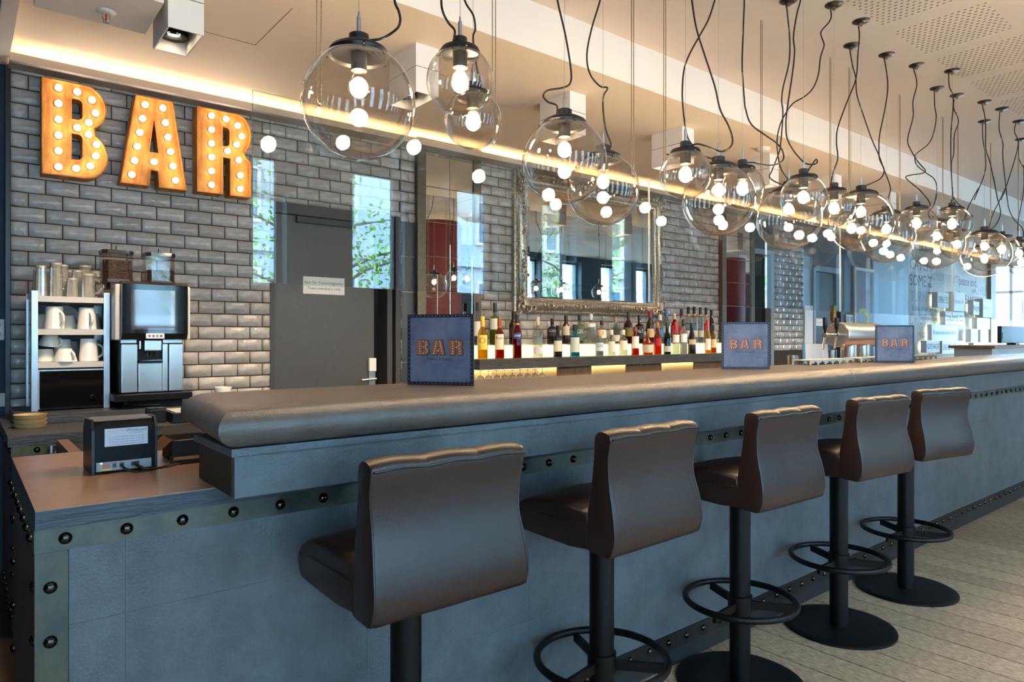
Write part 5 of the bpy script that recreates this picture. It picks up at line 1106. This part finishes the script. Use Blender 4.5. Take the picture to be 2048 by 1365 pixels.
for rowname, data, y, z in (('front', FR, 4.17, 1.085), ('back', BKR, 4.325, 1.1925)):
    for x, h, r, shp, col, body, cap, lab, txt, desc, lz, nk in data:
        if txt and txt[0] == '◯': txt = ('O', RD, .6, .6)
        bottle(x, y, z, h, r, shp, col, body, cap, lab, txt, desc, rowname, lz, nk)

# ================================================================== standing signs on the bar
RV = Vector((math.sin(YAW), -math.cos(YAW), 0))
def bar_sign(loc, yaw, lab, w_=0.214, h_=0.213):
    t = thing('table_sign', lab, 'sign', loc, 'BAR signs standing on the bar top'); t.rotation_euler = (0, 0, yaw)
    # local: faces -Y, leaning back slightly
    obj('board', MB().box(-w_ / 2, w_ / 2, -0.003, 0.003, 0.0, h_), mat('navy_card_border', (24, 30, 42), 0.5), t, local=True)
    obj('print_field', MB().box(-w_ / 2 + 0.010, w_ / 2 - 0.010, -0.0036, -0.003, 0.010, h_ - 0.010), mat('printed_slate', (110, 112, 130), 0.5, noise=(9, 0.5), col2=(70, 78, 100)), t, local=True)
    b_ = MB(); n = 16
    for k in range(n + 1):
        u = -w_ / 2 + 0.005 + (w_ - 0.010) * k / n; v = 0.005 + (h_ - 0.010) * k / n
        for x, z in ((u, 0.005), (u, h_ - 0.005), (-w_ / 2 + 0.005, v), (w_ / 2 - 0.005, v)): b_.cyl((x, -0.003, z), (x, -0.0037, z), 0.0013, n=6)
    o = obj('stud_row', b_, mat('printed_stud', (150, 150, 156), 0.4), t, local=True); o['kind'] = 'stuff'
    for nm, ux, out, hol, bl in (('B', -0.075, B_out, [B_h1, B_h2], B_b), ('A', -0.027, A_out, [A_h1], A_b), ('R', 0.030, R_out, [R_h1], R_b)):
        k = 0.044 / 0.51; kx = k * (1.55 if nm != 'A' else 1.45)
        for dx, dy, mt, nme in ((0.0012, -0.0040, mat('printed_letter_edge', (44, 26, 24), 0.5), 'letter_shade'), (0, -0.0046, mat('printed_letter_copper', (160, 96, 66), 0.45, noise=(60, 0.3)), 'letter_print')):
            me = face_mesh([out] + hol); me.materials.clear(); me.materials.append(mt)
            g = 1.06 if nme == 'letter_shade' else 1.0
            me.transform(Matrix.Diagonal((kx * g, 0.02, k * g, 1)))
            inst(nme, me, (ux + dx - (0.001 if g > 1 else 0), dy, 0.091 - (0.0015 if g > 1 else 0)), t)
        d_ = MB()
        for u, v in bl: d_.lathe([(0.0001, -0.0002), (0.0017, 0)], (u * kx, 0, v * k), 6, axis='y')
        inst('printed_bulbs', d_.mesh('printed_bulbs', mat('printed_bulb', (255, 220, 176), 0.4)), (ux, -0.0052, 0.091), t)
    inst('lettering', text_mesh('Drinks & Snacks', 0.0125, 0, 'CENTER', m=mat('sign_ink', (28, 34, 54), 0.6)), (0, -0.0042, 0.078), t)
    obj('easel_leg', MB().quad((-0.03, 0.004, h_ * 0.7), (0.03, 0.004, h_ * 0.7), (0.03, 0.055, 0.0), (-0.03, 0.055, 0.0)).box(-0.03, 0.03, 0.0031, 0.005, h_ * 0.6, h_ * 0.75), M_black, t, local=True)
view = YAW - PI / 2
bar_sign((1.122, 1.727, 1.1060), view - 0.30, 'square blue BAR sign nearest the viewer on the bar top')
bar_sign((2.775, 1.742, 1.1060), view - 0.08, 'square blue BAR sign in the middle of the bar top')
bar_sign((4.14, 1.65, 1.1060), view - 0.06, 'square BAR sign farthest along the bar top, near the beer tap')

# ================================================================== gadgets on the low worktop
rp = thing('receipt_printer', 'black printer unit with a white sticker on the low worktop', 'printer', (0.33, 2.02, 0.91)); rp.rotation_euler = (0, 0, 0.0)
q = MB().prism([(1.950, 0.915), (1.950, 1.012), (1.956, 1.030), (1.975, 1.040), (2.06, 1.036), (2.085, 1.012), (2.085, 0.915)], 0.258, 0.392, 'x')
bd_ = obj('case', q, mat('satin_black'), rp)
obj('end_cheek', MB().prism([(1.946, 0.9105), (1.946, 1.020), (1.966, 1.046), (2.065, 1.042), (2.092, 1.015), (2.092, 0.9105)], 0.252, 0.258, 'x'), M_black, rp)
obj('end_cheek', MB().prism([(1.946, 0.9105), (1.946, 1.020), (1.966, 1.046), (2.065, 1.042), (2.092, 1.015), (2.092, 0.9105)], 0.392, 0.398, 'x'), M_black, rp)
obj('lid', MB().box(0.260, 0.390, 1.972, 2.062, 1.0395, 1.043), mat('brown_lid', (112, 84, 62), 0.3), rp)
sk = obj('sticker', MB().box(0.280, 0.376, 1.9485, 1.9498, 0.978, 1.022), mat('sticker_white', (206, 210, 220), 0.4), bd_)
inst('lettering', text_mesh('Whitbread', 0.0105, 0, 'CENTER', m=mat('sticker_blue', (70, 90, 150), 0.5)), (0.020, -0.0719, 1.0155 - 0.91), sk)
inst('lettering', text_mesh('S Y S T E M S', 0.0055, 0, 'CENTER', m=mat('sticker_blue')), (0.020, -0.0719, 1.0085 - 0.91), sk)
inst('lettering', text_mesh('In the event of a fault please', 0.0036, 0, 'CENTER', m=mat('sticker_red', (196, 70, 60), 0.5)), (-0.024, -0.0719, 1.016 - 0.91), sk)
for k in range(4): inst('lettering', text_mesh('Service Phone Help Desk number to call  070', 0.0042, 0, 'CENTER', m=mat('sticker_blue')), (-0.002, -0.0719, 1.0005 - 0.006 * k - 0.91), sk)
io = obj('port_panel', MB().box(0.262, 0.384, 1.9475, 1.951, 0.918, 0.940), mat('port_panel_grey', (150, 154, 158), 0.35), rp)
for a, b, c_ in ((0.276, 0.292, (190, 120, 116)), (0.297, 0.305, (40, 60, 60)), (0.312, 0.322, (20, 20, 22)), (0.338, 0.356, (20, 20, 22))): obj('port', MB().box(a, b, 1.9462, 1.9474, 0.925, 0.9355), mat('port_%d_%d_%d' % c_, c_, 0.4), io)
obj('warning_sticker', MB().box(0.272, 0.294, 1.9466, 1.9474, 0.919, 0.9235), mat('warning_yellow', (214, 206, 60), 0.5), io)
obj('status_led', MB().sphere((0.2725, 1.9468, 0.938), 0.0016, 8, 5), emis('green_led', (0.2, 1.0, 0.3), 6.0), io)
for x in (0.268, 0.384): obj('rubber_foot', MB().cyl((x, 1.97, 0.9101), (x, 1.97, 0.916), 0.007, n=10), M_black, rp)
obj('cable', MB().tube(smooth_pts([(0.317, 1.945, 0.930), (0.322, 1.925, 0.922), (0.345, 1.915, 0.9145), (0.40, 1.93, 0.9145), (0.46, 1.97, 0.9145)], 5), 0.003, 7), M_black, rp, smooth=True)
obj('cable', MB().tube(smooth_pts([(0.347, 1.945, 0.930), (0.350, 1.93, 0.926), (0.372, 1.92, 0.9165), (0.42, 1.94, 0.9155), (0.47, 1.99, 0.9145)], 5), 0.0035, 7), M_black, rp, smooth=True)
kb = thing('open_carton', 'small open black carton beside the printer on the low worktop', 'carton', (0.50, 2.08, 0.91))
M_card = mat('brown_card', (150, 100, 58), 0.7); M_cardk = mat('black_card', (24, 22, 22), 0.6)
for a, b, c, d_ in ((0.452, 0.56, 2.03, 2.034), (0.452, 0.56, 2.146, 2.15), (0.452, 0.456, 2.034, 2.146), (0.556, 0.56, 2.034, 2.146)): obj('side', MB().box(a, b, c, d_, 0.9106, 0.968), M_cardk, kb)
obj('bottom', MB().box(0.456, 0.556, 2.034, 2.146, 0.9106, 0.913), M_card, kb)
def flap(p, nme='flap', m=M_card):
    a, b, c, d_ = [Vector(v) for v in p]; n_ = (b - a).cross(d_ - a).normalized() * 0.0015
    mb = MB(); mb._add([a, b, c, d_, a + n_, b + n_, c + n_, d_ + n_], [(0, 1, 2, 3), (7, 6, 5, 4), (0, 4, 5, 1), (1, 5, 6, 2), (2, 6, 7, 3), (3, 7, 4, 0)]); obj(nme, mb, m, kb)
flap([(0.452, 2.03, 0.968), (0.56, 2.03, 0.968), (0.552, 1.995, 0.972), (0.458, 1.995, 0.972)])
flap([(0.452, 2.03, 0.968), (0.452, 2.146, 0.968), (0.424, 2.13, 0.940), (0.424, 2.045, 0.940)])
flap([(0.452, 2.15, 0.968), (0.56, 2.15, 0.968), (0.556, 2.165, 0.990), (0.456, 2.165, 0.990)], m=M_cardk)
flap([(0.56, 2.034, 0.968), (0.56, 2.146, 0.968), (0.588, 2.14, 0.982), (0.588, 2.04, 0.982)])
hs_ = thing('handset_charger', 'small black charger block lying before the open carton', 'charger', (0.47, 1.99, 0.91))
obj('block', MB().cbox(0.440, 0.505, 1.965, 2.005, 0.9102, 0.930, 0.003), M_black, hs_); obj('lip', MB().box(0.440, 0.505, 1.962, 1.965, 0.924, 0.932), M_card, hs_)

# ================================================================== beer tap, menu, drip mats
tap = thing('beer_tap', 'large brushed steel barrel beer tap on two columns behind the bar', 'beer tap', (4.95, 2.24, 0.91))
M_tap = mat('bright_brushed_steel', (226, 220, 212), 0.27, metal=0.85, bump=(160, 0.04), stretch=(0.05, 1, 1))
obj('barrel', MB().lathe([(0.0001, 4.690), (0.080, 4.690), (0.0845, 4.694), (0.086, 4.702), (0.086, 5.27), (0.0845, 5.278), (0.080, 5.282), (0.0001, 5.282)], (0, 2.24, 1.268), 40, axis='x'), M_tap, tap, smooth=35)
for x in (4.86, 5.06): obj('column', MB().cyl((x, 2.24, 0.914), (x, 2.24, 1.20), 0.052, n=28), M_tap, tap, smooth=35)
for x in (4.86, 5.06): obj('foot_flange', MB().cyl((x, 2.24, 0.9102), (x, 2.24, 0.922), 0.07, n=28), M_tap, tap, smooth=35)
for x, zz in ((4.60, 1.268), (4.44, 1.266)):
    fa = obj('faucet', MB().cyl((4.70, 2.20, zz), (x - 0.03, 2.20, zz), 0.013, n=14).lathe([(0.018, x - 0.012), (0.02, x), (0.018, x + 0.012)], (0, 2.20, zz), 14, axis='x').cyl((x, 2.20, zz), (x - 0.05, 2.19, zz - 0.095), 0.009, 0.007, n=10), M_chrome, tap, smooth=35)
    obj('tap_handle', MB().lathe([(0.006, zz + 0.012), (0.008, zz + 0.03), (0.014, zz + 0.04), (0.016, zz + 0.10), (0.013, zz + 0.115), (0.0001, zz + 0.117)], (x, 2.20, 0), 14), M_black, fa, smooth=40)
obj('tap_lens', MB().box(4.61, 4.66, 2.23, 2.25, 1.36, 1.47).cyl((4.64, 2.24, 1.35), (4.64, 2.24, 1.46), 0.018, n=12), mat('dark_brass', (150, 110, 56), 0.25, metal=0.9), tap)
obj('drain_peg', MB().cyl((4.695, 2.20, 1.20), (4.67, 2.19, 1.175), 0.007, n=10), M_chrome, tap, smooth=35)
mn = thing('menu_holder', 'pale menu card leaning in a blue holder beside the beer tap', 'menu', (4.72, 2.33, 0.91))
obj('card', MB().box(-0.075, 0.075, -0.003, 0.003, 0.0, 0.30).xf(Matrix.Translation((4.62, 2.34, 0.9105)) @ Matrix.Rotation(view - 0.25, 4, 'Z') @ Matrix.Rotation(-0.22, 4, 'X')), mat('menu_white', (216, 222, 232), 0.4), mn)
obj('spine', MB().box(-0.088, -0.074, -0.012, 0.03, 0.0, 0.30).xf(Matrix.Translation((4.62, 2.34, 0.9105)) @ Matrix.Rotation(view - 0.25, 4, 'Z') @ Matrix.Rotation(-0.22, 4, 'X')), mat('menu_blue', (60, 140, 190), 0.4), mn)
def bar_mat(x0, x1, y, lab, m):
    t = thing('bar_mat', lab, 'bar mat', ((x0 + x1) / 2, y, 1.1006), 'openwork plastic mats at the back of the bar')
    n = max(3, int((x1 - x0) / 0.075))
    obj('top_grid', MB().box(x0, x1, y - 0.05, y + 0.05, 1.122, 1.127), m, t)
    for k in range(n):
        a = x0 + (x1 - x0) * k / n; b = x0 + (x1 - x0) * (k + 1) / n; c_ = (a + b) / 2; r = (b - a) * 0.42
        poly = [(a, 1.101), (a, 1.122), (b, 1.122), (b, 1.101), (b - 0.006, 1.101)] + [(c_ + r * math.cos(math.radians(q)), 1.101 + 0.017 * math.sin(math.radians(q))) for q in range(10, 171, 20)] + [(a + 0.006, 1.101)]
        for yy in (y - 0.05, y + 0.044): obj('arch', MB().prism(poly, yy, yy + 0.006), m, t)
    t.location.z += 0.0052
M_mat = mat('milky_plastic', (204, 200, 182), 0.35)
bar_mat(3.42, 3.90, 1.82, 'milky openwork bar mat before the beer tap', M_mat)
bar_mat(4.0, 4.38, 1.82, 'milky openwork bar mat partly behind the far BAR sign', M_mat)
bar_mat(4.62, 5.05, 1.80, 'openwork bar mat right of the far BAR sign', mat('stained_plastic', (150, 140, 112), 0.4, noise=(40, 0.6)))
for k, (x, lab) in enumerate(((4.28, 'short steel jigger left of the menu card'), (4.80, 'steel shaker cup behind the tap column'))):
    tag(obj('shaker_cup', MB().lathe([(0.0001, 0.9105), (0.030, 0.9105), (0.036, 1.13 + 0.03 * k), (0.034, 1.13 + 0.03 * k), (0.028, 0.915), (0.0001, 0.915)], (x, 2.335 - 0.0 * k, 0), 20), M_steel, smooth=40), lab, 'cup')

# ================================================================== far reception desk
dk = thing('reception_desk', 'light oak reception desk beyond the end of the bar', 'desk', (11.6, 3.2, 0))
obj('desk_top', MB().box(10.66, 13.6, 3.0, 3.55, 1.10, 1.136), M_oak, dk); obj('desk_front', MB().box(10.72, 13.55, 3.05, 3.5, 0, 1.10), M_white, dk)
mo = thing('till_monitor', 'dark monitor seen from behind on the oak desk', 'monitor', (12.6, 3.3, 1.136))
obj('screen_back', MB().cbox(11.95, 13.3, 3.28, 3.34, 1.16, 1.42, 0.01), mat('dark_teal_case', (34, 54, 64), 0.4), mo); obj('stand', MB().box(12.5, 12.7, 3.25, 3.37, 1.1362, 1.162), M_black, mo)
obj('port_cover', MB().box(12.0, 12.04, 3.277, 3.281, 1.22, 1.32), M_white, mo)

# ================================================================== red columns, far end of the room
for x, y, lab in ((5.48, 0.30, 'round dark red column in the room, mirrored in the left pillar'), (12.9, 0.30, 'round dark red column farther down the room, mirrored in the right pillar')):
    t = thing('red_column', lab, 'column', (x, y, 0)); obj('shaft', MB().cyl((x, y, 0.06), (x, y, 2.93), 0.36, n=40), M_red, t, smooth=40)
    obj('base_ring', MB().lathe([(0.36, 0.0005), (0.385, 0.0005), (0.385, 0.055), (0.36, 0.06)], (x, y, 0), 40), M_dark, t, smooth=35); obj('collar', MB().lathe([(0.36, 2.93), (0.37, 2.935), (0.37, 2.9995)], (x, y, 0), 40), M_white, t, smooth=35)

# ================================================================== the street outside
sg = struct('street_ground', MB().box(-30, 60, -26, WIN_Y - 0.3, -0.5, -0.3).box(17.9, 60, WIN_Y - 0.3, 40, -0.5, -0.3), mat('street_grey', (130, 130, 130), 0.9), 'grey street and pavement outside the windows', 'street')
def facade(name, label, x0, x1, y, z1, colr):
    t = thing(name, label, 'building', ((x0 + x1) / 2, y, -0.3))
    wm = MB().box(x0, x1, y - 4, y, -0.3, z1); obj('wall', wm, mat('facade_%d' % colr[0], colr, 0.8), t)
    x = x0 + 1.0
    fm = MB()
    for a, b, c, d_ in ((0, 1.2, 0, 0.08), (0, 1.2, 2.0, 2.08), (0, 0.08, 0.08, 2.0), (1.12, 1.2, 0.08, 2.0), (0.56, 0.64, 0.08, 2.0), (0.08, 1.12, 1.3, 1.36)): fm.box(a, b, y, y + 0.1, c, d_)
    fmm = fm.mesh('window', M_white); gmm = MB().box(0.06, 1.14, y + 0.01, y + 0.03, 0.06, 2.02).mesh('pane', mat('street_glass', (60, 90, 110), 0.05))
    while x < x1 - 1.5:
        for z in (0.9, 4.1, 7.3):
            o = inst('window', fmm, (x - t.location.x, -y, z + 0.3), t); inst('pane', gmm, (0, 0, 0), o)
        x += 2.6
    for z in (3.4, 6.6, 9.9): obj('cornice', MB().box(x0, x1, y, y + 0.12, z, z + 0.18), mat('facade_%d' % colr[0]), t)
facade('street_house', 'pale blue grey street house opposite the windows', -12, 14, -13, 10.5, (150, 164, 174))
facade('street_house', 'cream street house opposite, farther to the right', 14.2, 34, -13, 10.5, (166, 162, 152))
t = thing('street_house', 'white corner building seen through the far end window', 'building', (36, 12, -0.3)); obj('wall', MB().box(34, 38, -4, 30, -0.3, 12), mat('facade_150', (150, 164, 174)), t)
for k in range(5): obj('shop_window', MB().box(33.96, 34.0, 2 + 4 * k, 4.8 + 4 * k, 0.3, 2.8), mat('street_glass'), t)
def tree(x, y, h, lab, seed):
    r = random.Random(seed); t = thing('street_tree', lab, 'tree', (x, y, -0.3))
    m_ = MB(); tips = []
    m_.tube([(x, y, -0.3), (x + .05, y, h * .3), (x - .05, y + .05, h * .6), (x, y, h)], .1, 7, [.11, .09, .06, .02])
    for k in range(16):
        z = h * (0.18 + 0.75 * k / 16); a = r.uniform(0, 2 * PI); L_ = h * 0.30 * (1.15 - 0.5 * k / 16)
        e_ = (x + L_ * math.cos(a), y + L_ * math.sin(a) * .6, z + L_ * .35); m_.tube([(x, y, z), tuple((Vector((x, y, z)) + Vector(e_)) / 2 + Vector((0, 0, .1))), e_], .02, 5, [.035, .022, .008]); tips.append((Vector((x, y, z)), Vector(e_)))
    obj('trunk', m_, mat('bark', (84, 70, 58), 0.9), t, smooth=True)
    lf_ = MB()
    for p, e_ in tips:
        for k in range(170):
            c_ = p.lerp(e_, r.uniform(.25, 1.1)) + Vector((r.gauss(0, .22), r.gauss(0, .18), r.gauss(0, .2)))
            d1 = Vector((r.uniform(-1, 1), r.uniform(-1, 1), r.uniform(-1, .4))).normalized(); d2 = d1.orthogonal().normalized(); s_ = r.uniform(.035, .065)
            lf_._add([c_ - d1 * s_, c_ + d2 * s_ * .4, c_ + d1 * s_, c_ - d2 * s_ * .4], [(0, 1, 2, 3)])
    lv = obj('foliage', lf_, mat('spring_leaf', (112, 158, 62), 0.6), t); lv['kind'] = 'stuff'
for k, (x, y, h) in enumerate(((-0.6, -5.5, 6.0), (4.0, -5.2, 5.6), (9.5, -5.6, 6.2), (14.5, -5.4, 5.8))): tree(x, y, h, 'light green street tree outside the windows, %s from the left' % ORD[k], k + 3)
